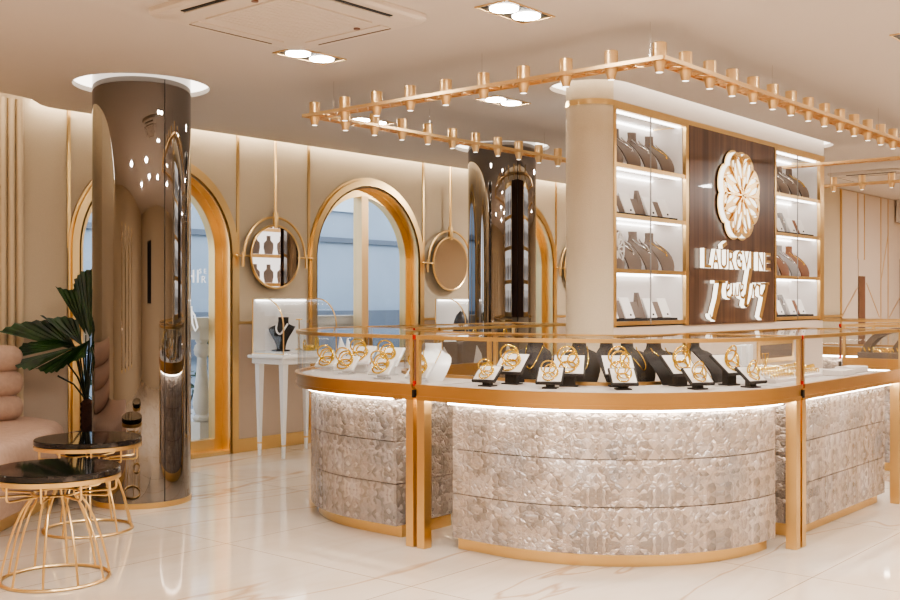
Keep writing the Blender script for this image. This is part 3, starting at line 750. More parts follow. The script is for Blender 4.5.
# first line of the sign: upright capitals
def letters(word, x0, x1, z0, z1, name_lb):
    t = thing('sign_lettering', name_lb, 'sign', (x0, CABY-.008, z0))
    n = len(word); pitch = (x1-x0)/n
    for i, ch in enumerate(word):
        me = textmesh(ch, 1, .016); xs = [v.co.x for v in me.vertices]; ys = [v.co.y for v in me.vertices]
        lo = min(xs); w = max(xs)-lo; h = max(ys)-min(ys); hz = z1-z0
        sx = pitch*.86/max(w, .3); sy = hz/h
        for v in me.vertices:
            v.co = Vector(((v.co.x-lo)*sx, v.co.z-.016, (v.co.y-min(ys))*sy))
        me.materials.append(M['gold']); me.materials.append(M['letterglow'])
        me.update()
        for p in me.polygons: p.material_index = 0 if abs(p.normal.y) > .7 else 1
        o = bpy.data.objects.new('letter', me); COL.objects.link(o); o.parent = t; o.location = (i*pitch+pitch*.07, -.0, 0)
    return t
lt = letters('LAURGVINE', 6.84, 7.97, 1.475, 1.612, 'upper line of glowing gold capital letters under the medallion emblem')
b = MB(); b.ribbon([(7.13, 1.632), (7.20, 1.662)], .03, CABY-.04, CABY-.008, 0, 1); relbuild(b, 'accent', ['gold', 'letterglow'], lt)
t = thing('sign_lettering', 'lower line of glowing gold script with long slanted descenders on the dark panel', 'sign', (7.4, CABY-.008, 1.1))
Y0, Y1 = CABY-.042, CABY-.008
strokes = [
    ([(7.10, 1.38), (7.085, 1.33), (7.06, 1.25), (7.02, 1.18), (6.985, 1.112)], .062),
    ([(7.0, 1.378), (7.18, 1.38)], .02),
    ([(6.93, 1.15), (6.95, 1.125), (6.99, 1.115)], .014),
    ([(7.19, 1.31), (7.24, 1.335), (7.25, 1.365), (7.215, 1.375), (7.19, 1.33), (7.20, 1.275), (7.25, 1.265), (7.28, 1.29)], .022),
    ([(7.285, 1.37), (7.29, 1.28), (7.325, 1.28), (7.345, 1.36), (7.35, 1.28), (7.385, 1.285), (7.405, 1.37)], .022),
    ([(7.42, 1.31), (7.46, 1.33), (7.47, 1.36), (7.435, 1.37), (7.42, 1.32), (7.43, 1.275), (7.475, 1.265), (7.50, 1.29)], .022),
    ([(7.60, 1.485), (7.565, 1.40), (7.535, 1.31), (7.50, 1.2)], .055),
    ([(7.50, 1.2), (7.56, 1.215), (7.62, 1.29), (7.64, 1.37)], .018),
    ([(7.65, 1.37), (7.665, 1.27)], .024), ([(7.665, 1.33), (7.70, 1.37), (7.735, 1.36)], .022),
    ([(7.745, 1.37), (7.755, 1.29), (7.80, 1.28), (7.85, 1.33)], .024),
    ([(7.885, 1.375), (7.86, 1.31), (7.81, 1.2), (7.765, 1.11)], .056), ([(7.77, 1.372), (7.93, 1.376)], .016),
]
for P, w in strokes:
    b = MB(); b.ribbon(P, w, Y0, Y1, 0, 1); relbuild(b, 'letter_stroke', ['gold', 'letterglow'], t)

# ------------------------------------------------------------------ jewellery props (local space: faces -y, base at z 0)
BUST = [(0.0, -.10, .74), (.12, -.099, .86), (.25, -.09, .97), (.38, -.073, 1.04), (.5, -.048, 1.08), (.6, -.02, 1.04), (.68, .008, .9), (.735, .026, .6), (.79, .036, .45), (.88, .038, .41), (1.0, .038, .43)]
def bust_mesh(h=.27, w=.085, S=None):
    """hollow-backed neck form: a curved shell that leans back and flares from the neck into the chest"""
    S = S or BUST
    b = MB(); rings = []
    for z, y, k in S:
        ring = []
        curv = .22 if z < .72 else .7
        for j in range(13):
            u = -1+2*j/12; ring.append((u*w*k, y+curv*w*k*u*u*.9, z*h))
        for j in range(12, -1, -1):
            u = -1+2*j/12; ring.append((u*w*k*.93, y+.014+curv*w*k*u*u*.85, z*h))
        rings.append(ring)
    b.loft(rings); return b
def make_bust(mat, name='neck_bust'):
    return lambda lb, loc, rz, group: _bust(mat, name, lb, loc, rz, group)
TAPER = [(0.0, .0, .34), (.15, -.004, .4), (.3, -.012, .55), (.45, -.02, .78), (.57, -.02, .98), (.66, -.008, 1.08), (.72, .008, 1.0), (.765, .022, .66), (.8, .032, .46), (.88, .036, .42), (1.0, .036, .44)]
def _bust(mat, lb, loc, rz, group, h=.27, S=None, w=.085):
    t = thing('necklace_bust', lb, 'display bust', loc, rz, group)
    bust_mesh(h, w, S).build('bust_form', mat, t)
    return t
def necklace(lb, loc, rz, h=.27, mat='silver', drop=.34, r=.003, w=.085, group=None, pend=True, cat='necklace', S0=None):
    t = thing('necklace', lb, cat, loc, rz, group)
    P = []
    for j in range(25):
        u = -1+2*j/24; a = abs(u)
        z = .8-(.8-drop)*(1-a**1.6)
        S = [q[:2] for q in (S0 or BUST)]
        for (z0, y0), (z1, y1) in zip(S, S[1:]):
            if z0 <= z <= z1: y = y0+(y1-y0)*(z-z0)/(z1-z0); break
        hw = .5*(1-(.8-z)/.8*.35)
        P.append((u*w*.45*(1+.5*(1-a)), y-.008+.12*w*u*u, z*h))
    b = MB(); b.tube(P, r, 6); b.build('chain', mat, t)
    if pend:
        b = MB(); q = P[12]; b.lathe([(0, .012), (.006, .004), (.008, -.006), (0, -.016)], (q[0], q[1]-.004, q[2]-.014), 10); b.build('pendant', 'jewel' if mat == 'jewel' else mat, t)
    return t
bayname = ('left bay', 'right bay')
ordn = ('leftmost', 'second from left', 'third from left', 'rightmost')
def bust_label(mat, shelf, bay, k, chain):
    return '%s neck bust %son the %s shelf of the %s, %s' % (mat, chain, shelf, bayname[bay], ordn[k])
YS = CABY+.135
for bay, shelf, si, xs in ((0, 'top', 1, (5.84, 6.06, 6.28, 6.51)), (0, 'third', 3, (5.86, 6.07, 6.29, 6.51)), (1, 'top', 1, (8.26, 8.46, 8.67, 8.88)), (1, 'third', 3, (8.26, 8.46, 8.67, 8.88))):
    for k, x in enumerate(xs):
        mat = 'taupe'
        if bay == 1 and shelf == 'third': mat = ('taupe', 'brown', 'grey', 'brown')[k]
        nm = {'taupe': 'taupe', 'brown': 'brown', 'grey': 'grey'}[mat]
        has = k in (0, 1, 2)
        _bust(mat, bust_label(nm, shelf, bay, k, ''), (x, YS, SH[si]), 0, 'neck busts on the shelf wall', .262, w=.098)
        if has:
            necklace('silver necklace on the %s bust, %s shelf, %s' % (ordn[k], shelf, bayname[bay]), (x, YS, SH[si]), 0, .262, 'silver', .46 if k != 2 else .5, .0035 if k != 2 else .005, .098, 'necklaces on the shelf busts')
        else:
            necklace('fine gold necklace on the rightmost bust, %s shelf, %s' % (shelf, bayname[bay]), (x, YS, SH[si]), 0, .262, 'jewel', .46, .0022, .098, 'necklaces on the shelf busts')
# filigree ornament of a logo, built as a solid piece, left bay, third shelf
om = thing('logo_reflection', 'white reflected logo modelled as an openwork medallion at the left end of the third shelf', 'reflection', (5.845, CABY+.05, SH[3]))  # logo mirrored in the glass, modelled as a solid medallion
b = MB(); b.torus(.12, .005, (0, 0, .128), Matrix.Scale(.7, 4, (1,0,0)) @ Matrix.Rotation(pi/2, 4, 'X'), 40, 6)
b.build('ring', 'gloss_white', om)
b = MB()
for k in range(10):
    a = 2*pi*k/10
    P = [( (.02+.09*(1-cos(s_))/2)*cos(a+.22*sin(s_))*.7, 0, .128+(.02+.09*(1-cos(s_))/2)*sin(a+.22*sin(s_))) for s_ in [2*pi*j/16 for j in range(16)]]
    b.tube(P, .005, 6, closed=True)
b.build('petals', 'gloss_white', om)

# slanted cards and brown holders
def slab(lb, x, y, z, mat, h, w, cat, group, name, dot=False):
    t = thing(name, lb, cat, (x, y, z), radians(-8), group)
    b = MB(); R = Matrix.Rotation(radians(-24), 4, 'X')
    b.box(-w/2, w/2, 0, .012, .004, h, mat=R); b.build('face_board', mat, t, bevel=.002)
    b = MB(); b.prism([(0.02, 0), (.085, 0), (.085, .008), (.02+h*.32, h*.62)], -w*.3, w*.3, 'x'); b.build('easel', mat, t)
    if dot:
        b = MB(); b.lathe([(.007, 0), (.007, .004), (0, .005)], (0, 0, 0), 12, mat=R @ Matrix.Translation((.01, -.001, .026)) @ Matrix.Rotation(pi/2, 4, 'X')); b.build('earring', 'black', t)
    return t
for bay, shelf, si in ((0, 'second', 2), (0, 'bottom', 4), (1, 'second', 2), (1, 'bottom', 4)):
    z = SH[si]; x0 = BAYS[bay][0]
    bm_ = MB(); bm_.box(x0+.03, x0+.86, CABY+.03, CABY+.2, z+.0005, z+.014); tag(bm_.build('display_tray', 'dark'), 'flat dark tray under the cards on the %s shelf of the %s' % (shelf, bayname[bay]), 'tray', 'flat trays on the shelves')
    zz = z+.0145; dx = x0-5.735
    if bay == 0:
        seq = [('w', 5.83, .19), ('b', 5.925, .13), ('w', 6.03, .15), ('b', 6.14, .12), ('p', 6.235, .17), ('w', 6.32, .145), ('b', 6.42, .12), ('w', 6.515, .145)]
    else:
        seq = [('w', 8.225, .145), ('b', 8.31, .14), ('w', 8.41, .13), ('c', 8.53, .17), ('w', 8.66, .14), ('b', 8.76, .13), ('w', 8.86, .14)]
    wi = bi_ = 0
    for kind, x, h in seq:
        if kind == 'w':
            slab('%s white earring card on the %s shelf of the %s' % (('first', 'second', 'third', 'last')[wi], shelf, bayname[bay]), x, CABY+.06, zz, 'paper', h, .096, 'card', 'white cards on the shelves', 'earring_card', True); wi += 1
        elif kind == 'b':
            slab('%s brown slanted pad on the %s shelf of the %s' % (('first', 'second', 'third')[bi_], shelf, bayname[bay]), x, CABY+.075, zz, 'brown' if bay else 'taupe', h, .1, 'display pad', 'brown pads on the shelves', 'display_pad'); bi_ += 1
        elif kind == 'p':
            b = MB(); b.loft([[(-.04, -.03, 0), (.04, -.03, 0), (.04, .03, 0), (-.04, .03, 0)], [(-.012, .01, h), (.012, .01, h), (.012, .03, h), (-.012, .03, h)]], smooth=False)
            o = b.build('ring_pyramid', 'taupe'); o.location = (x, CABY+.12, zz); tag(o, 'small dark pyramid ring holder among the cards on the %s shelf, left bay' % shelf, 'ring holder')
        else:
            t = thing('pendant_stand', 'grey coffin-shaped pendant stand on the %s shelf of the right bay' % shelf, 'pendant stand', (x, CABY+.08, zz))
            R = Matrix.Rotation(radians(-14), 4, 'X')
            b = MB(); b.prism([(-.03, 0), (.03, 0), (.05, h*.62), (.028, h), (-.028, h), (-.05, h*.62)], 0, .02, 'y', mat=R); b.build('board', 'grey', t)
            b = MB(); b.tube([R @ Vector(p) for p in ((-.03, -.004, h*.8), (0, -.005, h*.45), (.03, -.004, h*.8))], .003, 6); b.build('chain', 'silver', t)

# ------------------------------------------------------------------ counters
RO_ = 1.09; CXc, CYn, CYf = 5.12, 3.22, 4.1; XL = CXc-RO_; YF = CYn-RO_; YK = CYf+RO_; DEP = .65
def path_front(y0, x1):
    P = []
    if y0 > CYn: P.append(((XL, y0), (-1, 0)))
    for k in range(33):
        a = pi+pi/2*k/32; P.append(((CXc+RO_*cos(a), CYn+RO_*sin(a)), (cos(a), sin(a))))
    if x1 > CXc+.001: P.append(((x1, YF), (0, -1)))
    return P
def path_left(x1, y1):
    P = []
    if x1 > CXc: P.append(((x1, YK), (0, 1)))
    for k in range(33):
        a = pi/2+pi/2*k/32; P.append(((CXc+RO_*cos(a), CYf+RO_*sin(a)), (cos(a), sin(a))))
    P.append(((XL, y1), (-1, 0))); return P
def path_line(p, q, n): return [(p, n), (q, n)]
JY, JX = 3.63, 5.28; G = .012
def trim_ends(path, e):
    P = list(path)
    for i, j in ((0, 1), (-1, -2)):
        p, n = P[i]; q, _ = P[j]; L = math.hypot(q[0]-p[0], q[1]-p[1]); k = min(e/L, .9)
        P[i] = ((p[0]+(q[0]-p[0])*k, p[1]+(q[1]-p[1])*k), n)
    return P
def counter(label, top, base, loc, u0=0.):
    core = trim_ends(base, .012)
    t = thing('display_counter', label, 'display counter', (loc[0], loc[1], 0))
    b = MB(); b.sweep(base, .13, .53, 0, .063); relbuild(b, 'plinth', 'gold', t)
    b = MB(); b.sweep(core, .11, .55, .063, .725); relbuild(b, 'carcass', 'taupe', t)
    for k in range(3):
        b = MB(); b.sweep(base, .085, .575, .065+.222*k, .065+.222*(k+1)-.0045, u0=u0); relbuild(b, 'shell_panel', 'shell', t)
    b = MB(); b.sweep(top, .0, DEP, .745, .805); b.sweep(trim_ends(top, .002), -.006, .1, .757, .767); relbuild(b, 'counter_band', 'band', t)
    b = MB(); b.sweep(top, -.01, .02, .805, .825); b.sweep(top, DEP-.02, DEP+.005, .805, .825); relbuild(b, 'band_lip', 'band', t)
    b = MB(); b.sweep(base, .045, .062, .731, .744); relbuild(b, 'led_strip', 'led', t)
    for i_, j_ in ((0, 1), (-1, -2)):  # end strips added to brighten the end faces at the joints
        p, n = base[i_]; q, _ = base[j_]; L = math.hypot(q[0]-p[0], q[1]-p[1]); ex, ey = (p[0]-q[0])/L, (p[1]-q[1])/L
        b = MB(); b.prism([(p[0]-n[0]*d+ex*e, p[1]-n[1]*d+ey*e) for d, e in ((.1, .03), (.56, .03), (.56, .045), (.1, .045))], .731, .744); relbuild(b, 'led_strip', 'led', t)
    b = MB(); b.sweep(top, .02, DEP-.02, .805, .808); relbuild(b, 'display_floor', 'casefloor', t)
    b = MB(); b.sheet(top, .006, .825, 1.054); relbuild(b, 'front_glass', 'glass', t)
    b = MB(); b.sheet(top, DEP-.006, .825, 1.054); relbuild(b, 'rear_glass', 'glass', t)
    b = MB(); b.flat(top, .012, DEP-.012, 1.068); relbuild(b, 'top_glass', 'topglass', t)
    b = MB(); b.sweep(top, -.004, .016, 1.053, 1.072); b.sweep(top, DEP-.016, DEP, 1.053, 1.072); relbuild(b, 'top_rail', 'gold', t)
    for e, (p, n) in ((0, top[0]), (1, top[-1])):
        q = top[1][0] if e == 0 else top[-2][0]; dx, dy = q[0]-p[0], q[1]-p[1]; L = math.hypot(dx, dy); dx, dy = dx/L, dy/L
        def at_(s_, d): return (p[0]+dx*s_-n[0]*d, p[1]+dy*s_-n[1]*d)
        for d0, nm in ((0.0, 'corner_bar'), (DEP-.018, 'corner_bar')):
            b = MB(); b.prism([at_(0, d0), at_(.02, d0), at_(.02, d0+.018), at_(0, d0+.018)], .825, 1.055); relbuild(b, nm, 'gold', t)
        b = MB(); b.prism([at_(0, .016), at_(.014, .016), at_(.014, DEP-.016), at_(0, DEP-.016)], 1.055, 1.071); relbuild(b, 'end_rail', 'gold', t)
        for d0 in (.004, DEP-.059):
            b = MB(); b.prism([at_(0, d0), at_(.05, d0), at_(.05, d0+.055), at_(0, d0+.055)], 0, .745); relbuild(b, 'post', 'gold', t)
    return t
P_front = counter('curved front glass counter facing the viewer, pearl relief panels and black jewellery stands inside', path_front(JY-G, JX-G), path_front(3.45, 5.15), (4.6, 2.8))
P_left = counter('curved left glass counter with white jewellery stands inside', path_left(JX-G, JY+G), path_left(5.1, 3.835), (4.6, 4.5), 5.)
P_right = counter('straight glass counter with pearl panels running right from the front counter', path_line((JX+G, YF), (6.85, YF), (0, -1)), path_line((5.5, YF), (6.78, YF), (0, -1)), (6.0, YF+.3), 9.)
P_back = counter('straight glass counter across the far side of the island before the farther column', path_line((6.95, YK), (JX+G, YK), (0, 1)), path_line((6.8, YK), (5.5, YK), (0, 1)), (6.1, YK-.3), 13.)
P_r2 = counter('separate glass counter at the right edge with grey arched stands inside', path_line((7.95, 2.90), (7.95, 1.7), (-1, 0)), path_line((7.95, 2.74), (7.95, 1.85), (-1, 0)), (8.3, 2.3), 17.)
P_r3 = counter('farthest glass counter behind the right-edge counter, near the pale wall', path_line((9.75, 4.1), (9.75, 2.2), (-1, 0)), path_line((9.75, 3.9), (9.75, 2.4), (-1, 0)), (10.1, 3.1), 21.)
# locks: red tabs and black keyholes at the joints
def lock(x, y, n, t):
    w = (-n[1], n[0])
    def bx(d0, d1, z0, z1, mat, name, hw=.006):
        b = MB(); b.prism([(x+w[0]*s_+n[0]*d, y+w[1]*s_+n[1]*d) for s_, d in ((-hw, d0), (hw, d0), (hw, d1), (-hw, d1))], z0, z1); relbuild(b, name, mat, t)
    bx(-.014, -.004, .842, 1.052, 'nichebrown', 'lock_strip')
    bx(-.012, .006, 1.052, 1.073, 'rubber', 'red_tab'); bx(-.012, .006, .815, .842, 'rubber', 'red_tab'); bx(-.01, .011, .758, .797, 'black', 'keyhole', .008)
for x, y, n, owner in ((XL, JY, (-1, 0), P_front),
                    (JX, YF, (0, -1), P_front),
                    (CXc-.1, YK-DEP-.012, (0, -1), P_left),
                    (7.94, 2.915, (-1, 0), P_r2)):
    lock(x, y, n, owner)

# ------------------------------------------------------------------ contents of the front counter
ZF = .8085
def facing(x, y):    # turn so that local -y points out from the counter's curve centre
    dx, dy = x-CXc-.35, y-CYn-.35; return math.atan2(dy, dx)+pi/2
bang_mesh = {}
def bangle(lb, loc, mt, R, r, group):
    key = (round(R, 3), round(r, 4))
    if key not in bang_mesh:
        b = MB(); b.torus(R, r, n=64, m=8, twist=18, amp=.16); o = b.build('bangle', 'jewel'); bang_mesh[key] = o; first = True
    else:
        o = bang_mesh[key].copy(); COL.objects.link(o)
    o.matrix_world = mt; o.location = mt.to_translation(); o.rotation_euler = mt.to_euler()
    tag(o, lb, 'bangle', group); return o
def tray_stand(x, y, lb, big, matf, matp, tilt=38, rz=None, wi=None):
    rz = facing(x, y) if rz is None else rz
    w, d, h = (.085, .078, .105) if big else (.068, .06, .062)
    if wi: w, d, h = wi
    t = thing('jewellery_stand', lb, 'jewellery stand', (x, y, ZF), rz, 'slanted jewellery stands')
    lz = h
    R = Matrix.Translation((0, 0, lz)) @ Matrix.Rotation(radians(tilt), 4, 'X')
    b = MB(); b.box(-w, w, -d, d, -.007, .007, mat=R); b.build('tray', matf, t, bevel=.002)
    b = MB(); b.box(-w+.008, w-.008, -d+.008, d-.008, .0072, .0105, mat=R); b.build('pad', matp, t, bevel=.0015)
    sw = .032 if big else .02
    b = MB(); k = math.tan(radians(tilt)); b.prism([(-.02, 0), (.02, 0), (.02, lz+.02*k-.012), (-.02, lz-.02*k-.012)], -sw, sw, 'x'); b.build('pillar', matf, t)
    b = MB(); b.box(-w*.55, w*.55, -.035, .035, 0, .006); b.build('foot', matf, t)
    W = Matrix.Translation((x, y, ZF)) @ Matrix.Rotation(rz, 4, 'Z') @ R
    return W, w, d
poses = [('flat', 'lying flat at the front of'), ('lean', 'leaning back on'), ('up', 'standing upright on'), ('twist', 'tipped sideways on')]
def pile(W, w, d, where, big, n=4):
    s_ = 1.0 if big else .74
    R0, r0 = .043*s_, .0047*s_
    specs = [((-.004, -d*.32, .0105+r0), 0, 0, R0*.95), ((.004, d*.05, .0105+R0*.62), 42, 0, R0*1.05), ((-.008, d*.28, .0105+R0*1.0), 74, 10, R0*1.12), ((w*.3, -d*.1, .0105+R0*.72), 52, 52, R0*.8)]
    for (p, rx, ry, R), (nm, words) in list(zip(specs, poses))[:n]:
        mt = W @ Matrix.Translation(p) @ Matrix.Rotation(radians(ry), 4, 'Z') @ Matrix.Rotation(radians(rx), 4, 'X')
        bangle('gold bangle %s %s' % (words, where), None, mt, round(R, 3), r0, 'gold bangles on the stands')
front = [(4.335, 3.40, 0, 'leftmost small black stand'), (4.435, 3.08, 0, 'second small black stand'),
         (4.60, 2.76, 0, 'third small black stand'), (4.86, 2.49, 0, 'fourth small black stand'), (5.13, 2.335, 0, 'rightmost small black stand'),
         (4.53, 3.39, 1, 'leftmost tall black stand'), (4.60, 3.08, 1, 'second tall black stand'),
         (4.745, 2.875, 1, 'third tall black stand'), (4.985, 2.655, 1, 'fourth tall black stand'), (5.21, 2.49, 1, 'rightmost tall black stand')]
for x, y, big, nm in front:
    W, w, d = tray_stand(x, y, '%s with a slanted white pad, front counter' % nm, big, 'dark', 'pad')
    pile(W, w, d, 'the %s' % nm, big)
busts = [(4.76, 3.42, 'black neck bust behind the leftmost tall stand', .24, .1, 1), (4.90, 3.20, 'black neck bust behind the second tall stand', .235, .09, 1), (4.93, 3.03, 'black neck bust just left of the front counter middle', .235, .085, 0),
         (5.03, 2.95, 'black neck bust behind the third tall stand', .235, .09, 1), (5.08, 2.80, 'broad black neck bust in the middle with a long gold chain', .232, .12, 1), (5.36, 2.70, 'black neck bust behind the rightmost tall stands', .235, .1, 0)]
for x, y, lb, h, w, ch in busts:
    rz = facing(x, y)+.2
    _bust('dark', lb, (x, y, ZF), rz, 'black busts in the front counter', h, w=w)
    if ch: necklace('thin gold chain on the %s' % lb.replace('in the middle with a long gold chain', 'in the middle'), (x, y, ZF), rz, h, 'jewel', .3, .003, w, 'gold chains on black busts', pend=False)

# ring trays, boxes in the right counter
def ring_tray(x, y, rz, lb, nx, ny, w, d):
    t = thing('ring_tray', lb, 'ring tray', (x, y, ZF), rz, 'ring trays')
    b = MB(); b.prism([(-d, 0), (d, 0), (d, .055), (-d, .015)], -w, w, 'x'); b.build('wedge', 'pad', t)
    for j in range(ny):
        b = MB(); yy = -d+(j+.5)*2*d/ny; zz = .015+(yy+d)/(2*d)*.04; b.tube([(-w+.01, yy, zz+.002), (w-.01, yy, zz+.002)], .007, 8); b.build('ring_roll', 'pad', t)
    W = Matrix.Translation((x, y, ZF)) @ Matrix.Rotation(rz, 4, 'Z')
    for j in range(ny):
        for i in range(nx):
            yy = -d+(j+.5)*2*d/ny; zz = .015+(yy+d)/(2*d)*.04; xx = -w+.02+(2*w-.04)*i/(nx-1)
            mt = W @ Matrix.Translation((xx, yy, zz+.009)) @ Matrix.Rotation(radians(60), 4, 'Z') @ Matrix.Rotation(pi/2, 4, 'Y')
            key = 'ring'
            if key not in bang_mesh:
                b = MB(); b.torus(.0125, .0034, n=20, m=6); o = b.build('finger_ring', 'jewel'); bang_mesh[key] = o
            else: o = bang_mesh[key].copy(); COL.objects.link(o)
            o.location = mt.to_translation(); o.rotation_euler = mt.to_euler()
            tag(o, 'small gold ring in the rows on the %s' % lb, 'ring', 'gold rings on %s' % lb)
ring_tray(5.62, 2.42, 0, 'white wedge tray nearest the lock strip', 9, 3, .16, .075)
ring_tray(6.03, 2.45, 0, 'middle white wedge tray', 9, 3, .16, .075)
ring_tray(6.38, 2.56, .2, 'farthest white wedge tray', 7, 2, .13, .06)
for x, y, z, lb in ((5.66, 2.645, .19, 'taller left one of two slim white upright boxes in the right counter'), (5.755, 2.645, .19, 'right one of two slim white upright boxes in the right counter'), (5.52, 2.655, .07, 'small white box beside the two slim upright boxes')):
    b = MB(); b.box(-.028, .028, -.028, .028, 0, z); o = b.build('white_box', 'gloss_white', bevel=.004); o.location = (x, y, ZF); tag(o, lb, 'box')
# low white platforms at the far end of the right counter
for x, y, s_, lb in ((6.3, 2.32, .1, 'low white display block near the glass of the right counter'), (6.62, 2.36, .12, 'low white display block at the far end of the right counter')):
    b = MB(); b.box(-s_, s_, -.06, .06, 0, .035); o = b.build('display_block', 'pad', bevel=.004); o.location = (x, y, ZF); tag(o, lb, 'display block')
t = thing('earring_holder', 'thin gold T-shaped earring holder in the right counter', 'earring holder', (5.95, 2.62, ZF))
b = MB(); b.lathe([(.025, 0), (.025, .006), (.004, .01), (.003, .13), (0, .131)], (0,0,0), 14); b.build('post', 'jewel', t)
b = MB(); b.tube([(-.05, 0, .13), (.05, 0, .13)], .003, 6); b.build('crossbar', 'jewel', t)
for s_ in (-1, 1):
    b = MB(); b.tube([(s_*.045, 0, .13), (s_*.03, 0, .09), (s_*.01, 0, .05)], .0018, 5); b.build('hanging_chain', 'jewel', t)

# ------------------------------------------------------------------ left counter contents
def facingL(x, y):
    return math.atan2(-.36-(y-4.3)*.15, -.93)+pi/2
leftst = [(4.66, 4.93, 0, 'leftmost white stand, left counter'), (4.50, 4.60, 0, 'second white stand, left counter'), (4.66, 4.64, 1, 'back left tall white stand'),
          (4.61, 4.36, 1, 'middle tall white stand'), (4.37, 4.18, 0, 'low white stand right of middle'), (4.33, 3.86, 0, 'low white stand beside the joint')]
for x, y, big, nm in leftst:
    W, w, d = tray_stand(x, y, '%s with a slanted tray, holding gold bangles' % nm, big, 'gloss_white', 'pad', tilt=40, rz=facingL(x, y)-.1)
    pile(W, w, d, 'the %s' % nm, 1, 4)
for x, y, lb in ((4.79, 4.86, 'white pointed sculpture bust with a blue stone in the left counter'), (4.92, 5.06, 'white pointed bust at the far left of the left counter')):
    t = thing('pointed_bust', lb, 'display bust', (x, y, ZF), facingL(x, y))
    b = MB(); b.loft([[(.05*cos(a)*k+ox, .03*sin(a)*k, z) for a in [2*pi*j/14 for j in range(14)]] for z, k, ox in ((0, .9, 0), (.05, 1, 0), (.1, .75, -.005), (.15, .4, -.012), (.2, .08, -.02))]); b.build('cone', 'gloss_white', t)
    if 'blue' in lb:
        b = MB(); b.lathe([(0, -.022), (.02, 0), (0, .022)], (.0, -.032, .09), 10); b.build('stone', 'bluestone', t)
# pale busts with chains behind the joint
for x, y, lb, w in ((4.47, 3.70, 'white neck bust with a long gold chain right of the lock strip', .12), ):
    _bust('gloss_white', lb, (4.5, 3.93, ZF), radians(-60), None, .2, w=.11); necklace('long thin gold chain on the white bust right of the lock strip', (4.5, 3.93, ZF), radians(-60), .2, 'jewel', .25, .003, .11, pend=False)
# pale greige display blocks in the far counter (seen through the glass)
for i, (x, lb) in enumerate(((5.45, 'first greige padded block in the far counter'), (5.80, 'second greige padded block in the far counter'), (6.15, 'third greige padded block in the far counter'))):
    t = thing('padded_block', lb, 'display block', (x, 4.68, ZF))
    b = MB(); P = [(-.15, 0), (.15, 0), (.15, .13)]+[(.12+.03*cos(a), .13+.03*sin(a)) for a in [pi/2*k/5 for k in range(1, 6)]]+[(-.12+.03*cos(a), .13+.03*sin(a)) for a in [pi/2+pi/2*k/5 for k in range(6)]]
    b.prism(P, -.03, .03, 'y'); b.build('pad', 'taupe', t)
    b = MB(); b.prism([(-.03, 0), (.07, 0), (.05, .07), (.0, .13)], -.036, -.031, 'y'); b.build('leather_flap', 'pad', t)
    bm_ = MB(); bm_.torus(.036, .005, n=40, m=8, twist=14, amp=.15); o = bm_.build('bangle', 'jewel'); o.location = (x+.02, 4.68, ZF+.16+.0385); o.rotation_euler = (pi/2-.0, 0, .3)
    tag(o, 'gold bangle standing on the %s' % lb, 'bangle', 'bangles on padded blocks')

# ------------------------------------------------------------------ right-edge counter contents
for i, y in enumerate((2.74, 2.52, 2.30)):
    t = thing('arched_bust', 'grey arched neck stand in the right-edge counter, %s along its glass' % ('first', 'second', 'third')[i], 'display bust', (8.22, y, ZF), radians(-90), 'grey arched stands')
    b = MB(); b.prism([(-.11, 0), (-.055, 0)]+[(.16-.215*cos(a), .2*sin(a)) for a in [pi/2*k/10 for k in range(1, 11)]]+[(.2, .2), (.2, .235)]+[(.16-.27*cos(a), .235*sin(a)) for a in [pi/2*(10-k)/10 for k in range(0, 10)]], -.05, .05, 'y')
    b.build('arch', 'taupe', t)
b = MB(); b.box(8.03, 8.12, 1.8, 2.82, ZF, ZF+.055); tag(b.build('chain_tray', 'taupe'), 'long grey tray with a row of gold rings behind the right-edge glass', 'ring tray')
for k in range(18):
    if 'ringb' not in bang_mesh:
        b = MB(); b.torus(.017, .0035, n=24, m=6); o = b.build('finger_ring', 'jewel'); bang_mesh['ringb'] = o
    else: o = bang_mesh['ringb'].copy(); COL.objects.link(o)
    o.location = (8.07, 2.78-.034*k, ZF+.055+.019); o.rotation_euler = (pi/2-.35, 0, .2)
    tag(o, 'gold ring in the single row on the long grey tray at the right edge', 'ring', 'gold rings on the long grey tray')

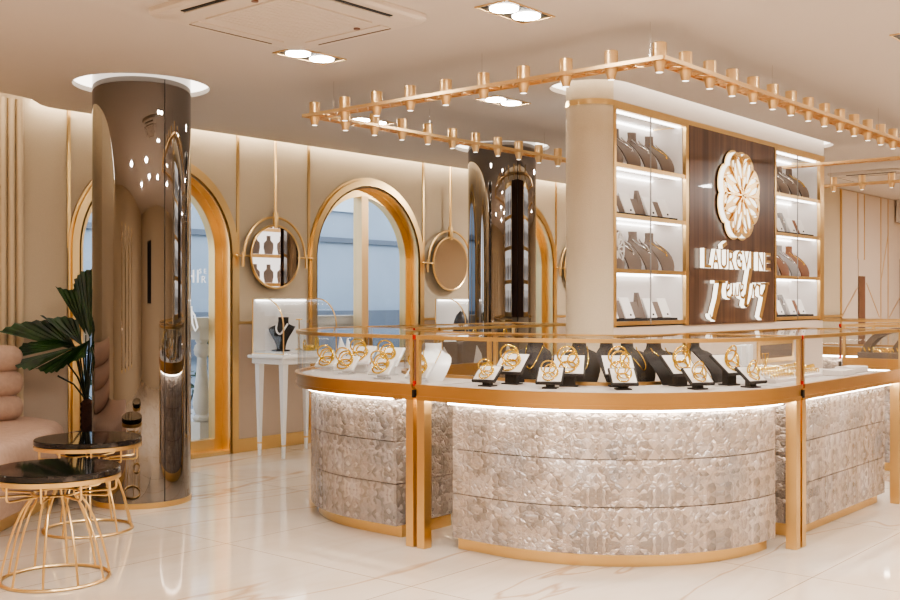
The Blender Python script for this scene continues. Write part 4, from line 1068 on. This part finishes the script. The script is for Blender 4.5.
# ------------------------------------------------------------------ wall showcases
def showcase(x0, x1, y0, y1, lb):
    cx, cy = (x0+x1)/2, (y0+y1)/2; hx, hy = (x1-x0)/2, (y1-y0)/2
    t = thing('showcase_table', lb, 'showcase', (cx, cy, 0))
    b = MB(); b.box(-hx, hx, -hy, hy, .74, .82); b.box(-hx-.025, hx+.025, -hy-.025, hy+.025, .785, .81); b.build('table_top', 'gloss_white', t, bevel=.006)
    for sx in (-1, 1):
        for sy in (-1, 1):
            px, py = sx*(hx-.045), sy*(hy-.045)
            b = MB(); b.loft([[(px+q*r, py+w_*r, z) for q, w_ in ((-1,-1),(1,-1),(1,1),(-1,1))] for r, z in ((.012, .1), (.026, .74))], smooth=False); L = b.build('leg', 'gloss_white', t)
            b = MB(); b.loft([[(px+q*r, py+w_*r, z) for q, w_ in ((-1,-1),(1,-1),(1,1),(-1,1))] for r, z in ((.0135, .095), (.0135, .108))], smooth=False); b.build('gold_collar', 'gold', L)
            b = MB(); b.loft([[(px+q*r, py+w_*r, z) for q, w_ in ((-1,-1),(1,-1),(1,1),(-1,1))] for r, z in ((.010, 0), (.012, .095))], smooth=False); b.build('foot_tip', 'gloss_white', L)
    # end profile in y-z: square at the wall, rounded toward the room
    zb, zt, r = .822, 1.26, .22
    prof = [(hy-.005, zb), (hy-.005, zt)]+[(-hy+.005+r-r*sin(a), zt-r+r*cos(a)) for a in [pi/2*k/12 for k in range(13)]]+[(-hy+.005, zb)]
    b = MB(); q = prof[1:]
    for (ya, za), (yb, zb2) in zip(q, q[1:]): b.face([b.v((-hx+.01, ya, za)), b.v((hx-.01, ya, za)), b.v((hx-.01, yb, zb2)), b.v((-hx+.01, yb, zb2))], 0, True)
    bmesh.ops.remove_doubles(b.bm, verts=b.bm.verts, dist=1e-5)
    for sx in (-1, 1): b.face([b.v((sx*(hx-.01), y, z)) for y, z in prof])
    b.build('glass_hood', 'glass', t)
    for sx in (-1, 1):
        b = MB(); b.tube([(sx*(hx-.01), y, z) for y, z in prof], .006, 8, closed=True); b.build('hood_frame', 'gold', t)
    b = MB(); b.box(-hx+.01, hx-.01, hy-.012, hy-.006, zb, zt); b.build('white_back', 'paper', t)
    b = MB(); b.box(-hx+.02, hx-.02, -hy+.02, hy-.02, .8205, .84); b.build('white_platform', 'gloss_white', t)
    b = MB(); b.box(-hx+.03, hx-.03, hy-.03, hy-.015, zt-.018, zt-.008); b.build('led_strip', 'ledshelf', t)  # strip added to brighten the white back inside the hood
    return t
showcase(5.58, 6.17, 6.41, 6.79, 'white-legged glass showcase with a black pearl bust, beside the middle arched window')
showcase(7.84, 8.43, 6.42, 6.80, 'white-legged glass showcase with a black draped bust, before the farther column')
rz = radians(-60)
t = _bust('dark', 'black neck bust wearing pearls inside the left glass showcase', (5.74, 6.62, .8405), rz, None, .27, TAPER, w=.1)
b = MB(); b.lathe([(.075, 0), (.075, .008), (.03, .012)], (0, 0, 0), 24); b.build('foot', 'dark', t)
n_ = necklace('white pearl necklace on the black bust in the left glass showcase', (5.74, 6.62, .8405), rz, .27, 'paper', .5, .008, .1, pend=False, S0=TAPER)
t = thing('earring_stand', 'slim gold T-shaped earring stand in the left glass showcase', 'earring stand', (5.99, 6.68, .8405))
b = MB(); b.lathe([(.03, 0), (.03, .006), (.004, .012), (.004, .25), (0, .252)], (0,0,0), 16); b.build('post', 'jewel', t)
b = MB(); b.tube([(-.035, 0, .25), (.035, 0, .25)], .0035, 6); b.build('crossbar', 'jewel', t)
b = MB(); b.lathe([(.045, 0), (.05, .02), (.05, .04), (.04, .045), (0, .046)], (0,0,0), 20); o = b.build('ring_box', 'jewel'); o.location = (5.94, 6.5, .8405); tag(o, 'low round gold ring box in the left glass showcase', 'box')
for x, y, R, lb in ((6.07, 6.55, .05, 'upright gold bangle at the right end of the left glass showcase'), (5.86, 6.47, .04, 'upright thin gold bangle beside the ring box in the left glass showcase')):
    b = MB(); b.torus(R, .006, n=40, m=8, twist=12, amp=.15); o = b.build('bangle', 'jewel'); o.location = (x, y, .8405+R+.007); o.rotation_euler = (pi/2, 0, radians(35)); tag(o, lb, 'bangle')
b = MB()
rr = random.Random(9); rings = []
for z, k in ((0, .55), (.04, .75), (.1, 1.0), (.16, 1.05), (.22, .9), (.27, .55), (.3, .2)):
    rings.append([(.085*k*cos(a)*(1+rr.uniform(-.22, .22)), .06*k*sin(a)*(1+rr.uniform(-.22, .22)), z+rr.uniform(-.008, .008)*(z > 0)) for a in [2*pi*j/12 for j in range(12)]])
b.loft(rings, smooth=False); o = b.build('draped_bust', 'stoneblack'); o.location = (7.97, 6.58, .8405); tag(o, 'crumpled black draped bust in the glass showcase by the farther column', 'display bust')
t = thing('earring_stand', 'slim gold T-shaped earring stand in the showcase by the farther column', 'earring stand', (8.30, 6.66, .8405))
b = MB(); b.lathe([(.03, 0), (.03, .006), (.004, .012), (.004, .2), (0, .202)], (0,0,0), 16); b.build('post', 'jewel', t)
b = MB(); b.tube([(-.035, 0, .2), (.035, 0, .2)], .0035, 6); b.build('crossbar', 'jewel', t)

# ------------------------------------------------------------------ sofa
so = thing('curved_sofa', 'rose-beige velvet curved banquette with three stacked bolsters at the left edge', 'sofa', (2.9, 6.3, 0))
fr = [(1.6, 4.9), (2.2, 5.12), (2.6, 5.34), (2.87, 5.55), (3.12, 5.76), (3.36, 5.97), (3.55, 6.16), (3.66, 6.32), (3.72, 6.5), (3.72, 6.72), (3.69, 6.86)]
def smooth(P, it=2):
    for _ in range(it):
        Q = [P[0]]
        for a, c in zip(P, P[1:]): Q += [(a[0]*.75+c[0]*.25, a[1]*.75+c[1]*.25), (a[0]*.25+c[0]*.75, a[1]*.25+c[1]*.75)]
        P = Q+[P[-1]]
    return P
fr = smooth(fr); back = [(1.6, 6.86)]
cx_, cy_ = 2.6, 6.4
def inset(P, q): return [(x+(cx_-x)*q/math.hypot(cx_-x, cy_-y), y+(cy_-y)*q/math.hypot(cx_-x, cy_-y)) for x, y in P]
b = MB(); b.loft([[(x, y, z) for x, y in inset(fr+back, q)] for q, z in ((.0, .075), (-.012, .12), (-.02, .25), (-.016, .39), (0, .44), (.03, .465), (.07, .475))]); relbuild(b, 'seat', 'velvet', so)
b = MB(); b.prism(inset(fr+back, .03), 0, .075); relbuild(b, 'base', 'gold', so)
for k in range(3):
    z = .475+.08+k*.158; r = .082
    b = MB(); P = [(1.6, 6.66, z), (3.44, 6.66, z), (3.51, 6.66, z), (3.54, 6.66, z), (3.555, 6.66, z)]
    rr_ = [r*1.08, r*1.08, r, r*.75, r*.3]
    b.tube(P, rr_, 24); relbuild(b, 'bolster', 'velvet', so)
    
# ------------------------------------------------------------------ side tables
def side_table(x, y, lb, rz):
    t = thing('side_table', lb, 'side table', (x, y, 0), rz, 'gold wire side tables')
    b = MB(); b.lathe([(0, .472), (.272, .472), (.28, .477), (.28, .497), (.276, .502), (0, .502)], (0,0,0), 64); b.build('table_top', 'tabletop', t)
    b = MB(); b.lathe([(.258, .452), (.281, .452), (.281, .473), (.258, .473), (.258, .452)], (0,0,0), 64, cap=False); b.build('rim', 'gold', t)
    b = MB(); b.torus(.232, .0075, (0, 0, .0075), n=64, m=8); b.build('floor_ring', 'gold', t)
    b = MB(); b.torus(.1, .005, (0, 0, .388), n=40, m=8); b.build('waist_ring', 'gold', t)
    for k in range(10):
        a = 2*pi*k/10; ca, sa = cos(a), sin(a)
        P = [(.262, .46), (.262, .40), (.258, .39), (.245, .385), (.125, .385), (.104, .38), (.108, .365), (.135, .325), (.168, .255), (.198, .165), (.22, .075), (.232, .012)]
        b = MB(); b.tube([(r*ca, r*sa, z) for r, z in P], .0053, 8); b.build('wire', 'gold', t)
    for k in range(6):
        a = 2*pi*(k+.25)/6; b = MB()
        b.tube([(.26*cos(a), .26*sin(a), .462), (.06*cos(a), .06*sin(a), .43)], .0055, 6); b.build('brace', 'gold', t)
    return t
side_table(2.54, 4.45, 'nearer gold wire side table with a black marble top, cut by the left edge', .2)
side_table(3.2, 5.27, 'farther gold wire side table with a black marble top, against the mirrored column', .45)

# ------------------------------------------------------------------ palm
pl = thing('potted_palm', 'dark green fan palm behind the farther side table, left of the mirrored column', 'potted plant', (3.94, 6.5, 0))
b = MB(); b.lathe([(.12, 0), (.15, .04), (.16, .2), (.155, .34), (.135, .36), (.12, .34), (0, .335)], (0,0,0), 32); b.build('pot', 'pot', pl)
b = MB(); b.lathe([(.04+.006*(k % 2), .3+.02*k) for k in range(14)]+[(.015, .59)], (0,0,0), 14); b.build('trunk', 'trunk', pl)
Fv = Vector((cos(TH), sin(TH), 0)); Rv = Vector((sin(TH), -cos(TH), 0)); Zv = Vector((0,0,1))
def P3(r, z, f=0.): return Rv*r+Zv*z+Fv*f       # r: metres across, z height, f depth (thing space)
def fan(base, tips, name='leaf', pleat=.006, sub=4):
    """pleated fan: petiole point plus an outline of tip points, folded between ribs"""
    b = MB(); base = Vector(base); T = [Vector(p) for p in tips]; Q = []
    for a, c in zip(T, T[1:]):
        for k in range(sub): Q.append(a.lerp(c, k/sub))
    Q.append(T[-1])
    nrm = (T[0]-base).cross(T[-1]-base).normalized() if (T[0]-base).cross(T[-1]-base).length > 1e-6 else Fv
    rows = []
    rays = []
    for i, q in enumerate(Q):
        d = q-base; jag = 1.0 if i % 2 == 0 else .985
        rays.append([base+d*s_*(jag if s_ > .9 else 1)+nrm*((pleat if i % 2 else -pleat)*s_) for s_ in (.02, .3, .6, .85, 1.0)])
    R = [[b.v(p) for p in r] for r in rays]
    for A, B in zip(R, R[1:]):
        for k in range(4): b.face([A[k], A[k+1], B[k+1], B[k]])
    return b
X0 = 87.5; SCL = 7.2/1074
def px(x, y, f=0.): return P3((x-X0)*SCL, 1.25-(y-300)*SCL, f)
leaves = [
    (px(89, 338, .02), [px(70, 300, .06), px(70, 290, .06), px(72, 279, .05), px(80, 271, .03), px(93, 268, .0), px(106, 268, -.02), px(116, 276, -.03)]),
    (px(86, 335, .0), [px(57, 286, -.04), px(66, 289, .0), px(75, 290, .04), px(80, 296, .06)]),
    (px(84, 346, -.03), [px(42, 313, -.1), px(52, 318, -.04), px(64, 316, .02), px(76, 320, .04)]),
    (px(80, 350, -.05), [px(8, 331, -.18), px(22, 323, -.12), px(40, 320, -.06), px(54, 320, -.02), px(66, 330, 0)]),
    (px(78, 344, -.08), [px(24, 358, -.3), px(30, 350, -.24), px(35, 342, -.2), px(48, 340, -.15), px(60, 338, -.12)]),
    (px(84, 345, -.1), [px(22, 360, -.3), px(36, 365, -.3), px(47, 367, -.3), px(56, 362, -.3), px(62, 355, -.28)]),
    (px(92, 340, -.06), [px(50, 366, -.26), px(60, 371, -.25), px(68, 370, -.2), px(78, 362, -.16), px(92, 356, -.14)]),
    (px(92, 340, .05), [px(112, 300, .2), px(124, 310, .22), px(130, 325, .22), px(128, 340, .2)]),
    (px(92, 345, .0), [px(110, 350, .25), px(120, 362, .28), px(112, 375, .28)]),
]
for bs, tp in leaves:
    b = fan(bs, tp); lf = b.build('leaf', 'leaf', pl, normals=False)
    top = P3(random.uniform(-.02, .02), .57); mid = (top+bs)/2+P3((bs-top).dot(Rv)*.1, .0)
    b = MB(); b.tube([top, mid, bs], [.008, .006, .004], 6); b.build('petiole', 'stem', lf)
for x, y in ((68, 374), (76, 360), (98, 372)):
    b = MB(); b.tube([P3(0, .57), (P3(0, .57)+px(x, y, -.15))/2+P3(.0, .03), px(x, y, -.18)], .006, 6); b.build('stem', 'stem', pl)

# ------------------------------------------------------------------ light
w = bpy.data.worlds.new('sky'); SC.world = w; w.use_nodes = True; nt = w.node_tree; bg = nt.nodes['Background']
bg.inputs['Color'].default_value = (.9, .95, 1, 1); bg.inputs['Strength'].default_value = 3.2
def area(name, loc, size, power, col=(1, .93, .85), rot=(0, 0, 0), shape='DISK', sy=None, spread=pi):
    l = bpy.data.lights.new(name, 'AREA'); l.shape = shape; l.size = size; l.energy = power; l.color = col; l.spread = spread
    if sy: l.shape = 'RECTANGLE'; l.size_y = sy
    o = bpy.data.objects.new(name, l); COL.objects.link(o); o.location = loc; o.rotation_euler = rot; return o
for x, y in ((.3, .6), (2.2, .6), (2.2, 2.1), (4.0, .3), (6.4, .2), (8.8, .8), (11.4, 1.4), (13.6, 2.6), (.2, 3.4), (9.3, 5.3)):  # fill lamps added under the ceiling, out of view, for even light
    area('fill_lamp', (x, y, CEIL-.02), .4, 50, col=(1, .955, .92))
for k in range(0, 10, 2):
    area('track_lamp', (TX, TY0+.2661*k, ZT-.06), .05, 3.5, spread=radians(110))
for k in range(2, 17, 2):
    area('track_lamp', (TX+.259*k, TY0, ZT-.06), .05, 3.5, spread=radians(110))
# daylight coming through the panes
sun = bpy.data.lights.new('sun', 'SUN'); sun.energy = 1.2; sun.angle = radians(3); sun.color = (1, .95, .88); so_ = bpy.data.objects.new('sun', sun); COL.objects.link(so_)
so_.rotation_euler = (radians(-52), 0, radians(-25))

SC.cycles.transparent_max_bounces = 40
SC.cycles.max_bounces = 10; SC.cycles.diffuse_bounces = 5; SC.cycles.glossy_bounces = 6
SC.cycles.caustics_reflective = False; SC.cycles.caustics_refractive = False
SC.cycles.sample_clamp_indirect = 6
SC.view_settings.view_transform = 'AgX'
SC.view_settings.look = 'AgX - Medium High Contrast'
SC.view_settings.exposure = .22
